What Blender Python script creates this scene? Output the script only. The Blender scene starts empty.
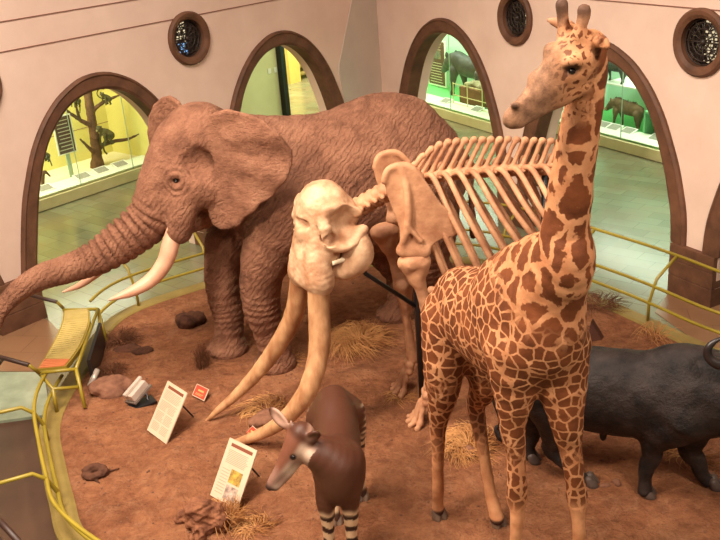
import bpy, bmesh, math, random
import numpy as np
import openvdb
from mathutils import Vector, Matrix, noise
random.seed(7)
RNG = np.random.default_rng(7)
C = bpy.context.scene.collection
sc = bpy.context.scene
PI = math.pi

# ------------------------------------------------------------------ camera, world, light
RC = np.array([[0.9968323223922033, -0.030765315223283952, -0.07334041459780838],
               [-0.07953188690183612, -0.38560458977927675, -0.9192299926063059],
               [0.0, 0.9221510699014385, -0.38682994232560686]])   # rows: camera right, down, forward
H = 5.3
cam = bpy.data.cameras.new('camera'); camo = bpy.data.objects.new('camera', cam); C.objects.link(camo)
cam.sensor_width = 36; cam.lens = 45.0; cam.clip_end = 200
M = Matrix(((RC[0][0], -RC[1][0], -RC[2][0], 0), (RC[0][1], -RC[1][1], -RC[2][1], 0), (RC[0][2], -RC[1][2], -RC[2][2], H), (0, 0, 0, 1)))
camo.matrix_world = M
sc.camera = camo
sc.view_settings.view_transform = 'Standard'; sc.view_settings.look = 'None'
sc.view_settings.gamma = 1; sc.view_settings.use_curve_mapping = False
sc.view_settings.exposure = 0.38
w = bpy.data.worlds.new('world'); sc.world = w; w.use_nodes = True
w.node_tree.nodes['Background'].inputs[0].default_value = (1.0, 0.87, 0.76, 1)
w.node_tree.nodes['Background'].inputs[1].default_value = 0.15

def area(name, loc, rot, size, energy, col, size_y=None):
    l = bpy.data.lights.new(name, 'AREA'); l.energy = energy; l.color = col; l.size = size
    if size_y: l.shape = 'RECTANGLE'; l.size_y = size_y
    o = bpy.data.objects.new(name, l); o.location = loc; o.rotation_euler = rot; C.objects.link(o); return o
def spot(name, loc, target, energy, col, ang, blend=.5, rad=.25):
    l = bpy.data.lights.new(name, 'SPOT'); l.energy = energy; l.color = col; l.spot_size = math.radians(ang); l.spot_blend = blend; l.shadow_soft_size = rad
    o = bpy.data.objects.new(name, l); o.location = loc
    o.rotation_euler = (Vector(target) - Vector(loc)).to_track_quat('-Z', 'Y').to_euler(); C.objects.link(o); return o
area('hall_skylight', (-3.2, 6.0, 10.5), (0, 0, 0), 5, 1600, (1.0, 0.88, 0.74))
spot('hall_spot_lamp', (-5.5, 2.5, 8.5), (0.3, 8.8, 1.2), 2800, (1.0, 0.84, 0.66), 62, .8, .5)
spot('hall_spot_lamp', (3.5, 0.5, 8.5), (1.2, 7.5, 1.8), 1900, (1.0, 0.86, 0.70), 60, .8, .5)

# ------------------------------------------------------------------ picture point -> place in the hall
O3 = np.array([0, 0, H])
def ray(x, y): return RC.T @ np.array([(x - 360) / 900.0, (y - 270) / 900.0, 1])
def G(x, y, z=0.0):
    d = ray(x, y); return O3 + d * ((z - H) / d[2])
def AY(x, y, wy):
    d = ray(x, y); return O3 + d * (wy / d[1])
class Frame:
    def __init__(s, o, f):
        s.o = np.array([o[0], o[1], 0.0]); f = np.array([f[0], f[1], 0.0]); s.f = f / np.linalg.norm(f); s.l = np.array([-s.f[1], s.f[0], 0])
        s.rz = math.atan2(s.f[1], s.f[0])
    def F(s, f, l, z): return s.o + s.f * f + s.l * l + np.array([0, 0, z])
    def at(s, x, y, l=0.0):
        r = ray(x, y); A = s.o + s.l * l; t = ((A - O3) @ s.l) / (r @ s.l); return O3 + r * t
    def loc(s, P): q = np.array(P, float) - s.o; return np.array([q @ s.f, q @ s.l, q[2]])

# ------------------------------------------------------------------ tags
def tag(o, label, cat, group=None):
    o['label'] = label; o['category'] = cat
    if group: o['group'] = group
    return o
def struct(o): o['kind'] = 'structure'; return o
def empty(name, loc, rz=0.0):
    o = bpy.data.objects.new(name, None); o.location = [float(v) for v in loc]; o.rotation_euler = (0, 0, rz); o.empty_display_size = .2; C.objects.link(o); return o
def thing(name, label, cat, loc, group=None, rz=0.0): return tag(empty(name, loc, rz), label, cat, group)

# ------------------------------------------------------------------ materials
def hexc(r, g, b):
    f = lambda v: ((v / 255 + .055) / 1.055) ** 2.4 if v / 255 > .04045 else v / 255 / 12.92
    return (f(r), f(g), f(b), 1)
def new_mat(name, col, rough=.7, spec=.3, metal=0.0):
    m = bpy.data.materials.new(name); m.use_nodes = True; b = m.node_tree.nodes['Principled BSDF']
    b.inputs['Base Color'].default_value = col; b.inputs['Roughness'].default_value = rough
    b.inputs['Specular IOR Level'].default_value = spec; b.inputs['Metallic'].default_value = metal
    return m
class N:
    """small node helper"""
    def __init__(s, m): s.m = m; s.t = m.node_tree; s.b = s.t.nodes['Principled BSDF']
    def n(s, typ, **kw):
        x = s.t.nodes.new(typ)
        for k, v in kw.items():
            if k in x.inputs: x.inputs[k].default_value = v
            else: setattr(x, k, v)
        return x
    def l(s, a, b): s.t.links.new(a, b)
    def coord(s, kind='Object', scale=(1, 1, 1)):
        tc = s.n('ShaderNodeTexCoord'); mp = s.n('ShaderNodeMapping'); mp.inputs['Scale'].default_value = scale
        s.l(tc.outputs[kind], mp.inputs[0]); return mp.outputs[0]
    def noise(s, co, scale, detail=5, rough=.6, dist=0):
        x = s.n('ShaderNodeTexNoise'); x.inputs['Scale'].default_value = scale; x.inputs['Detail'].default_value = detail
        x.inputs['Roughness'].default_value = rough; x.inputs['Distortion'].default_value = dist; s.l(co, x.inputs[0]); return x.outputs[0]
    def ramp(s, fac, stops):
        r = s.n('ShaderNodeValToRGB'); e = r.color_ramp.elements
        while len(e) < len(stops): e.new(.5)
        for i, (p, c) in enumerate(stops): e[i].position = p; e[i].color = c
        s.l(fac, r.inputs[0]); return r.outputs[0]
    def mix(s, fac, a, b, mode='MIX'):
        x = s.n('ShaderNodeMix'); x.data_type = 'RGBA'; x.blend_type = mode
        for v, i in ((fac, 0), (a, 6), (b, 7)):
            if hasattr(v, 'type') or hasattr(v, 'is_linked'): s.l(v, x.inputs[i])
            else: x.inputs[i].default_value = v
        return x.outputs[2]
    def math(s, op, a, b=0.0):
        x = s.n('ShaderNodeMath'); x.operation = op
        for v, i in ((a, 0), (b, 1)):
            if hasattr(v, 'is_linked'): s.l(v, x.inputs[i])
            else: x.inputs[i].default_value = v
        return x.outputs[0]
    def color(s, c): s.l(c, s.b.inputs['Base Color'])
    def bump(s, h, dist=.02, strength=1, prev=None):
        x = s.n('ShaderNodeBump'); x.inputs['Distance'].default_value = dist; x.inputs['Strength'].default_value = strength
        s.l(h, x.inputs['Height'])
        if prev is not None: s.l(prev, x.inputs['Normal'])
        s.l(x.outputs[0], s.b.inputs['Normal']); return x.outputs[0]
    def attr(s, name):
        x = s.n('ShaderNodeAttribute'); x.attribute_name = name; return x
def mottled(name, c1, c2, scale=3, rough=.75, spec=.2, bump=0.0, bscale=20, detail=6, metal=0, kind='Object', stretch=(1, 1, 1)):
    m = new_mat(name, c1, rough, spec, metal); n = N(m); co = n.coord(kind, stretch)
    n.color(n.ramp(n.noise(co, scale, detail), [(.3, c1), (.7, c2)]))
    if bump: n.bump(n.noise(co, bscale, 6, .65), bump)
    return m

# ------------------------------------------------------------------ meshes
def link(name, me, mat=None, parent=None, smooth=True, loc=None):
    o = bpy.data.objects.new(name, me)
    if mat: me.materials.append(mat)
    if smooth and len(me.polygons): me.polygons.foreach_set('use_smooth', [True] * len(me.polygons))
    C.objects.link(o)
    if loc is not None: o.location = loc
    if parent: o.parent = parent
    return o
class MB:
    """collects shapes of ONE object; world-oriented, relative to origin o"""
    def __init__(s, o=(0, 0, 0)): s.bm = bmesh.new(); s.o = np.array([float(v) for v in o])
    def v(s, p): return s.bm.verts.new([float(a) for a in (np.array(p, float) - s.o)])
    def face(s, pts):
        vs = [s.v(p) for p in pts]; return s.bm.faces.new(vs)
    def hexa(s, a, b):
        """a,b: 4 bottom points, 4 top points"""
        A = [s.v(p) for p in a]; B = [s.v(p) for p in b]
        s.bm.faces.new(A[::-1]); s.bm.faces.new(B)
        for i in range(4): s.bm.faces.new((A[i], A[(i + 1) % 4], B[(i + 1) % 4], B[i]))
    def box(s, c, sx, sy, sz, ax=(1, 0, 0), ay=None, az=None):
        c = np.array(c, float); ax = np.array(ax, float); ax /= np.linalg.norm(ax)
        az = np.array((0, 0, 1.) if az is None else az, float); az /= np.linalg.norm(az)
        ay = np.cross(az, ax) if ay is None else np.array(ay, float)
        q = [(-1, -1), (1, -1), (1, 1), (-1, 1)]
        s.hexa([c + ax * a * sx / 2 + ay * b * sy / 2 - az * sz / 2 for a, b in q], [c + ax * a * sx / 2 + ay * b * sy / 2 + az * sz / 2 for a, b in q])
    def prism(s, poly, h):
        """poly: 3D points (planar), h: extrusion vector"""
        h = np.array(h, float); A = [s.v(p) for p in poly]; B = [s.v(np.array(p) + h) for p in poly]; n = len(A)
        s.bm.faces.new(A[::-1]); s.bm.faces.new(B)
        for i in range(n): s.bm.faces.new((A[i], A[(i + 1) % n], B[(i + 1) % n], B[i]))
    def tube(s, pts, r, seg=8, closed=False, n=0):
        pts = [np.array(p, float) for p in pts]
        rs = list(r) if hasattr(r, '__len__') else [r] * len(pts)
        if n: pts, rs = cat_rom(pts, rs, n)
        m = len(pts); rings = []; up = None
        for i in range(m):
            a = pts[(i - 1) % m] if closed else pts[max(i - 1, 0)]; b = pts[(i + 1) % m] if closed else pts[min(i + 1, m - 1)]
            t = (b - a) / (np.linalg.norm(b - a) + 1e-9)
            if up is None: up = np.array((0, 0, 1.)) if abs(t[2]) < .9 else np.array((1., 0, 0))
            x = np.cross(up, t); x /= np.linalg.norm(x) + 1e-9; y = np.cross(t, x); up = y
            rings.append([s.v(pts[i] + (x * math.cos(2 * PI * k / seg) + y * math.sin(2 * PI * k / seg)) * rs[i]) for k in range(seg)])
        for i in range(m if closed else m - 1):
            A, B = rings[i], rings[(i + 1) % m]
            for k in range(seg): s.bm.faces.new((A[k], A[(k + 1) % seg], B[(k + 1) % seg], B[k]))
        if not closed: s.bm.faces.new(rings[0][::-1]); s.bm.faces.new(rings[-1])
    def ball(s, c, r, u=12, v=8, R=None):
        r = r if hasattr(r, '__len__') else (r, r, r)
        g = bmesh.ops.create_uvsphere(s.bm, u_segments=u, v_segments=v, radius=1)
        for q in g['verts']:
            p = np.array(q.co) * np.array(r)
            if R is not None: p = R @ p
            q.co = [float(a) for a in (p + np.array(c, float) - s.o)]
    def build(s, name, mat, parent=None, smooth=False, bevel=0, world=True):
        bmesh.ops.recalc_face_normals(s.bm, faces=s.bm.faces)
        me = bpy.data.meshes.new(name); s.bm.to_mesh(me); s.bm.free()
        o = link(name, me, mat, parent, smooth)
        if parent is None: o.location = s.o.tolist()
        else: o.location = (s.o - np.array(wloc(parent))).tolist()
        if bevel:
            b = o.modifiers.new('bevel', 'BEVEL'); b.width = bevel; b.segments = 2; b.limit_method = 'ANGLE'
        return o
def wloc(o):
    p = np.array(o.location[:], float)
    return p if o.parent is None else p + wloc(o.parent)
def cat_rom(pts, rs, n):
    P = np.array([list(p) + [r] for p, r in zip(pts, rs)], float); P = np.vstack([2 * P[0] - P[1], P, 2 * P[-1] - P[-2]]); out = []
    for i in range(1, len(P) - 2):
        for k in range(n):
            t = k / n; a, b, c, d = P[i - 1], P[i], P[i + 1], P[i + 2]
            out.append(.5 * ((2 * b) + (c - a) * t + (2 * a - 5 * b + 4 * c - d) * t * t + (3 * b - a - 3 * c + d) * t ** 3))
    out.append(P[-2]); out = np.array(out)
    return [q[:3] for q in out], [max(float(q[3]), .001) for q in out]

# ------------------------------------------------------------------ blended solids (signed distance -> mesh)
class Vol:
    def __init__(s, lo, hi, h, o=(0, 0, 0)):
        s.h = h; s.lo = np.array(lo, float) - 3 * h; n = np.ceil((np.array(hi) - s.lo) / h).astype(int) + 4; s.n = n
        s.ax = [np.float32(s.lo[i] + h * np.arange(n[i])) for i in range(3)]; s.D = np.full(n, .5, np.float32); s.o = np.array(o, float)
    def sub(s, lo, hi):
        sl = []
        for i in range(3):
            a = max(0, int((lo[i] - s.lo[i]) / s.h)); b = min(s.n[i], int((hi[i] - s.lo[i]) / s.h) + 2); sl.append(slice(a, max(a, b)))
        return tuple(sl), np.meshgrid(s.ax[0][sl[0]], s.ax[1][sl[1]], s.ax[2][sl[2]], indexing='ij', sparse=True)
    def put(s, sl, d, k, cut):
        D = s.D[sl]
        if cut:
            d = -d
            if k > 0: hh = np.maximum(k - np.abs(D - d), 0) / k; s.D[sl] = np.maximum(D, d) + hh * hh * k * .25
            else: s.D[sl] = np.maximum(D, d)
        else:
            if k > 0: hh = np.maximum(k - np.abs(D - d), 0) / k; s.D[sl] = np.minimum(D, d) - hh * hh * k * .25
            else: s.D[sl] = np.minimum(D, d)
    def chain(s, pts, k=.04, n=4, sq=None, cut=False):
        """pts: [(xyz, r)], round tapered chain; sq=(dir, factor) flattens along dir"""
        P, R = cat_rom([p for p, r in pts], [r for p, r in pts], n) if n > 1 else ([np.array(p, float) for p, r in pts], [r for p, r in pts])
        P = np.array(P); R = np.array(R); m = R.max() + k + 3 * s.h
        sl, (X, Y, Z) = s.sub(P.min(0) - m, P.max(0) + m)
        shp = s.D[sl].shape
        if 0 in shp: return
        d = np.full(shp, 9, np.float32)
        for i in range(len(P) - 1):
            mm = max(R[i], R[i + 1]) + k + 3 * s.h; lo = np.minimum(P[i], P[i + 1]) - mm; hi = np.maximum(P[i], P[i + 1]) + mm
            s2, (x, y, z) = s.sub(lo, hi)
            # slice relative to sl
            r2 = tuple(slice(max(0, s2[j].start - sl[j].start), max(0, s2[j].stop - sl[j].start)) for j in range(3))
            x, y, z = np.meshgrid(s.ax[0][sl[0]][r2[0]], s.ax[1][sl[1]][r2[1]], s.ax[2][sl[2]][r2[2]], indexing='ij', sparse=True)
            a = P[i]; b = P[i + 1] - P[i]; bb = b @ b + 1e-12
            px, py, pz = x - a[0], y - a[1], z - a[2]
            if sq is not None:
                u = np.array(sq[0], float); u /= np.linalg.norm(u); t = np.clip((px * b[0] + py * b[1] + pz * b[2]) / bb, 0, 1)
                qx, qy, qz = px - t * b[0], py - t * b[1], pz - t * b[2]
                w = (qx * u[0] + qy * u[1] + qz * u[2]) * (1 / sq[1] - 1)
                qx, qy, qz = qx + w * u[0], qy + w * u[1], qz + w * u[2]
                r = R[i] + (R[i + 1] - R[i]) * t
                L = np.sqrt(qx * qx + qy * qy + qz * qz); dd = (L - r)
                dd = np.where(dd > 0, dd * (sq[1] + (1 - sq[1]) * .4), dd)
            else:
                t = np.clip((px * b[0] + py * b[1] + pz * b[2]) / bb, 0, 1)
                dd = np.sqrt((px - t * b[0]) ** 2 + (py - t * b[1]) ** 2 + (pz - t * b[2]) ** 2) - (R[i] + (R[i + 1] - R[i]) * t)
            d[r2] = np.minimum(d[r2], dd)
        s.put(sl, d, k, cut)
    def ell(s, c, r, R=None, k=.04, cut=False):
        """R: 3x3, columns = axes of the radii"""
        c = np.array(c, float); r = np.array(r, float); m = r.max() + k + 3 * s.h
        sl, (X, Y, Z) = s.sub(c - m, c + m)
        if 0 in s.D[sl].shape: return
        x, y, z = X - c[0], Y - c[1], Z - c[2]
        if R is not None: x, y, z = [x * R[0][i] + y * R[1][i] + z * R[2][i] for i in range(3)]
        k0 = np.sqrt((x / r[0]) ** 2 + (y / r[1]) ** 2 + (z / r[2]) ** 2); k1 = np.sqrt((x / r[0] ** 2) ** 2 + (y / r[1] ** 2) ** 2 + (z / r[2] ** 2) ** 2) + 1e-9
        s.put(sl, k0 * (k0 - 1) / k1, k, cut)
    def slab(s, org, U, V, poly, th, bend=None, k=.03, round_=0.0, cut=False):
        """poly in (u,v) of the plane org+u*U+v*V ; bend(u,v)-> offset along the normal"""
        org = np.array(org, float); U = np.array(U, float); U /= np.linalg.norm(U); V = np.array(V, float); V /= np.linalg.norm(V); W = np.cross(U, V)
        q = np.array(poly, float); pts = np.array([org + U * a + V * b + W * (bend(np.float64(a), np.float64(b)) if bend else 0) for a, b in q]); m = th + k + 3 * s.h + .08
        sl, (X, Y, Z) = s.sub(pts.min(0) - m, pts.max(0) + m)
        x, y, z = X - org[0], Y - org[1], Z - org[2]
        u = x * U[0] + y * U[1] + z * U[2]; v = x * V[0] + y * V[1] + z * V[2]; w = x * W[0] + y * W[1] + z * W[2]
        d = np.full(u.shape, 1e9, np.float32); ins = np.zeros(u.shape, bool); nq = len(q)
        for i in range(nq):
            a = q[i]; b = q[(i + 1) % nq]; e = b - a; wu, wv = u - a[0], v - a[1]
            t = np.clip((wu * e[0] + wv * e[1]) / (e @ e + 1e-12), 0, 1)
            d = np.minimum(d, (wu - e[0] * t) ** 2 + (wv - e[1] * t) ** 2)
            c1 = (a[1] <= v) & (b[1] > v); c2 = (a[1] > v) & (b[1] <= v); cr = e[0] * wv - e[1] * wu
            ins ^= (c1 & (cr > 0)) | (c2 & (cr < 0))
        d = np.sqrt(d); d = np.where(ins, -d, d)
        if bend: w = w - bend(u, v)
        wz = np.abs(w) - th
        a = np.maximum(d + round_, 0); b = np.maximum(wz + round_, 0)
        dd = np.minimum(np.maximum(d + round_, wz + round_), 0) + np.sqrt(a * a + b * b) - round_
        s.put(sl, dd, k, cut)
    def floor(s, z):
        zz = s.ax[2][None, None, :]; s.D = np.maximum(s.D, (z - zz).astype(np.float32))
    def points(s):
        g = openvdb.FloatGrid(); g.background = .5; g.copyFromArray(s.D)
        p, q = g.convertToQuads(0.0)
        return np.array(p) * s.h + s.lo, np.array(q)
def vmesh(vol, name, mat, parent=None, disp=None, colf=None, relax=1, origin=None):
    P, Q = vol.points(); o = np.array(origin if origin is not None else (wloc(parent) if parent else (0, 0, 0)), float)
    me = bpy.data.meshes.new(name)
    me.vertices.add(len(P)); me.loops.add(Q.size); me.polygons.add(len(Q))
    me.vertices.foreach_set('co', (P - o).astype(np.float32).ravel()); me.loops.foreach_set('vertex_index', Q[:, ::-1].astype(np.int32).ravel())
    me.polygons.foreach_set('loop_start', np.arange(0, Q.size, 4, dtype=np.int32)); me.update(calc_edges=True)
    # orientation check
    a, b, c = P[Q[:, 0]], P[Q[:, 1]], P[Q[:, 2]]; vol6 = np.einsum('ij,ij->i', a, np.cross(b, c)).sum()
    if vol6 > 0: me.flip_normals()
    if disp is not None:
        nn = np.zeros(len(P) * 3, np.float32); me.vertex_normals.foreach_get('vector', nn); nn = nn.reshape(-1, 3)
        P = P + nn * disp(P, nn)[:, None]
        me.vertices.foreach_set('co', (P - o).astype(np.float32).ravel())
    if colf is not None:
        for k, arr in colf(P).items():
            at = me.color_attributes.new(k, 'FLOAT_COLOR', 'POINT'); at.data.foreach_set('color', arr.astype(np.float32).ravel())
    me.update(); ob = link(name, me, mat, parent, True)
    if parent is None: ob.location = o.tolist()
    return ob
def smooth01(x, a, b): t = np.clip((x - a) / (b - a), 0, 1); return t * t * (3 - 2 * t)
def vnoise(P, f, seed=0.0):
    """cheap smooth pseudo-noise from summed sines, about -1..1"""
    P = P * f + seed; x, y, z = P[:, 0], P[:, 1], P[:, 2]
    return (np.sin(x * 1.7 + 2.1 * np.sin(y * 1.3 + z)) + np.sin(y * 2.3 + 1.7 * np.sin(z * 1.9 + x * .7)) + np.sin(z * 2.9 + 1.9 * np.sin(x * 1.1 - y))) / 3
def polyt(P, Q):
    """for points P: nearest distance to polyline Q and arclength there"""
    best = np.full(len(P), 1e9); tt = np.zeros(len(P)); acc = 0
    for i in range(len(Q) - 1):
        a = Q[i]; e = Q[i + 1] - a; L = np.linalg.norm(e); t = np.clip(((P - a) @ e) / (L * L), 0, 1); d = np.linalg.norm(P - a - t[:, None] * e, axis=1)
        m = d < best; best[m] = d[m]; tt[m] = acc + t[m] * L; acc += L
    return best, tt
# ------------------------------------------------------------------ hall walls
ZF = -0.4
class Wall:
    def __init__(s, P, d): s.P = np.array(P, float); s.d = np.array(d, float); s.b = np.array([-d[1], d[0], 0.0])
    def p(s, u, dep, z): q = s.P + s.d * u + s.b * dep; return np.array([q[0], q[1], z])
    def px(s, x, y, dep):
        r = ray(x, y); A = s.P + s.b * dep; t = ((A - O3) @ s.b) / (r @ s.b); q = O3 + r * t; return (q - s.P) @ s.d, q[2]
WL = Wall((-3.8352224, 13.98172063, 0), (0.66124233, 0.75017237, 0))
WR = Wall((3.74215765, 13.43075616, 0), (0.45760317, -0.88915653, 0))
OUT = [(.36, 1.88), (.8, 1.78), (1.25, 1.66), (1.5, 1.58), (1.76, 1.47), (2.1, 1.31), (2.39, 1.12), (2.6, .94), (2.8, .71), (2.93, .48), (3.02, .25), (3.05, 0)]
INN = [(-.4, 1.66), (.36, 1.62), (.8, 1.52), (1.25, 1.40), (1.5, 1.32), (1.76, 1.22), (2.1, 1.06), (2.35, .88), (2.55, .68), (2.7, .45), (2.77, .23), (2.80, 0)]
def arch_curve(tab, c, nsub=3):
    if c in AR: tab = [(z, h * (1 + .045 * min(max((z - .36) / .5, 0), 1))) for z, h in tab]
    L, _ = cat_rom([(z, h, 0) for z, h in tab], [1] * len(tab), nsub)
    half = [(q[1], q[0]) for q in L]; half[-1] = (0.0, half[-1][1])
    return [(c - h, z) for h, z in half] + [(c + h, z) for h, z in half[::-1][1:]]      # left foot, over the top, right foot

AL = [-4.05, 0.0, 4.05]; AR = [-4.02, .05, 4.12]
M_wall = mottled('pink_plaster', hexc(238, 206, 188), hexc(226, 192, 174), 1.2, .8, .15, .002, 30)
M_stone = mottled('brown_stone', hexc(120, 80, 58), hexc(84, 55, 40), 3.5, .6, .3, .006, 14)
M_groove = new_mat('groove_shadow_gap', hexc(140, 95, 78), .9)
M_cream = mottled('cream_plaster', hexc(222, 205, 170), hexc(208, 190, 155), 2, .7, .2)
M_wall_shade = mottled('wall_shade_grey', hexc(206, 190, 174), hexc(196, 180, 165), 1.5, .8, .15)  # greyer wall colour that carries the shade by the corner
from mathutils.geometry import tessellate_polygon
def wall_with_holes(name, W, u0, u1, z1, arches, rounds, th=.46):
    outer = [(u0, ZF)]
    for c in sorted(arches): outer += arch_curve(INN, c)
    outer += [(u1, ZF), (u1, z1), (u0, z1)]
    holes = [[(cu + .33 * math.cos(a), cz + .33 * math.sin(a)) for a in np.linspace(0, 2 * PI, 33)[:-1]] for cu, cz in rounds]
    loops = [outer] + holes; flat = [q for l in loops for q in l]
    tris = tessellate_polygon([[Vector((a, b, 0)) for a, b in l] for l in loops])
    mb = MB(W.p(0, 0, ZF)); F = [mb.v(W.p(a, 0, b)) for a, b in flat]; B = [mb.v(W.p(a, th, b)) for a, b in flat]
    for t in tris:
        try: mb.bm.faces.new([F[i] for i in t]); mb.bm.faces.new([B[i] for i in t][::-1])
        except ValueError: pass
    k = 0
    for l in loops:
        for i in range(len(l)):
            a, b = k + i, k + (i + 1) % len(l)
            try: mb.bm.faces.new((F[a], F[b], B[b], B[a]))
            except ValueError: pass
        k += len(l)
    o = struct(mb.build(name, M_wall)); o.data.materials.append(M_cream)
    # the deep reveals are cream
    return o
AL = [-4.05, 0.0, 4.05]; AR = [-4.02, .05, 4.12]
wall_with_holes('wall_left', WL, -7, 6.96, 6.2, AL, [(-1.95, 3.22), (1.95, 3.25), (-6.0, 3.22)])
wall_with_holes('wall_right', WR, -6.50, 7, 6.2, AR, [(-1.9, 3.2), (1.93, 3.18), (6.0, 3.2)])
# wall shade beside the corner, put in as a thin grey panel
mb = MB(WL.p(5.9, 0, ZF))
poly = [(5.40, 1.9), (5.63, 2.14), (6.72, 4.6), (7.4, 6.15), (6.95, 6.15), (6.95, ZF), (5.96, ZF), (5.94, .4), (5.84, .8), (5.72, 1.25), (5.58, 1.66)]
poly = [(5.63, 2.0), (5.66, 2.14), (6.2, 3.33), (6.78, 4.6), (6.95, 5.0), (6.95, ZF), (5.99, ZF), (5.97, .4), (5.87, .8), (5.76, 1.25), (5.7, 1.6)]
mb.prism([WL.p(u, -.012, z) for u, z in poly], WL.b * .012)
struct(mb.build('trim_1', M_wall_shade))
ti = 2
for W, u0, u1 in ((WL, -7, 6.9), (WR, -6.45, 7)):
    for z in (3.6, 4.0):
        mb = MB(W.p(u0, 0, z)); mb.box(W.p((u0 + u1) / 2, -.004, z), u1 - u0, .012, .014, ax=W.d); struct(mb.build('trim_%d' % ti, M_groove)); ti += 1

def even(L, m=60):
    L = np.array(L); d = np.r_[0, np.cumsum(np.linalg.norm(np.diff(L, axis=0), axis=1))]; t = np.linspace(0, d[-1], m)
    return list(zip(np.interp(t, d, L[:, 0]), np.interp(t, d, L[:, 1])))
def arch_frame(W, c, lab):
    o_, i_ = even(arch_curve(OUT, c)), even(arch_curve(INN, c)[3:-3])
    mb = MB(W.p(c, 0, ZF)); n = len(o_)
    A = []
    for (uo, zo), (ui, zi) in zip(o_, i_):
        du, dz = uo - ui, zo - zi; L = math.hypot(du, dz) + 1e-6; du /= L; dz /= L
        A.append([mb.v(W.p(uo, .0, zo)), mb.v(W.p(uo, -.045, zo)), mb.v(W.p(uo - du * .035, -.075, zo - dz * .035)), mb.v(W.p(uo - du * .06, -.055, zo - dz * .06)), mb.v(W.p(ui + du * .03, -.055, zi + dz * .03)), mb.v(W.p(ui - du * .012, -.03, zi - dz * .012)), mb.v(W.p(ui - du * .012, .24, zi - dz * .012)), mb.v(W.p(ui + du * .02, .24, zi + dz * .02))])
    for a, b in zip(A[:-1], A[1:]):
        for k in range(7): mb.bm.faces.new((a[k], a[k + 1], b[k + 1], b[k]))
    mb.bm.faces.new(A[0]); mb.bm.faces.new(A[-1])
    return struct(mb.build('trim_%d' % (20 + len([o for o in bpy.data.objects if o.name.startswith('trim_')])), M_stone))
names = [('far left brown stone arch surround beside the big tusked elephant trunk tip, mostly out of view', 'brown stone arch surround framing the yellow monkey display case', 'brown stone arch surround above the elephant back, framing a black post'),
         ('brown stone arch surround framing the green case with the black hoofed animal', 'brown stone arch surround behind the giraffe neck, framing the warthog case', 'brown stone arch surround at the right edge, nearest the railing')]
for W, cs, nm in ((WL, AL, names[0]), (WR, AR, names[1])):
    for c, l in zip(cs, nm): arch_frame(W, c, l)
# stone piers between the arches
def pier(W, uc, hw, lab):
    t = struct(empty('trim_%d' % (20 + len([o for o in bpy.data.objects if o.name.startswith('trim_')])), W.p(uc, 0, ZF))); zs = [ZF, -.12, .12, .36]
    for a, b in zip(zs[:-1], zs[1:]):
        mb = MB(W.p(uc, 0, ZF)); mb.box(W.p(uc, .1, (a + b) / 2), hw * 2, .36, b - a - .004, ax=W.d); mb.build('stone_block', M_stone, t, bevel=.008)
pier(WL, -2.03, .385, 'brown stone pier by the left edge, behind the elephant trunk')
pier(WL, 2.03, .385, 'brown stone pier seen between the elephant head and its front leg')
pier(WR, -1.98, .39, 'brown stone pier seen through the skeleton ribs')
pier(WR, 2.09, .39, 'brown stone pier at the right beyond the railing')
pier(WR, 6.1, .39, 'brown stone pier outside the right edge'); pier(WL, 6.1, .39, 'brown stone pier near the hall corner, behind the elephant'); pier(WR, -6.05, .38, 'brown stone pier at the hall corner on the right-hand wall')

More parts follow.
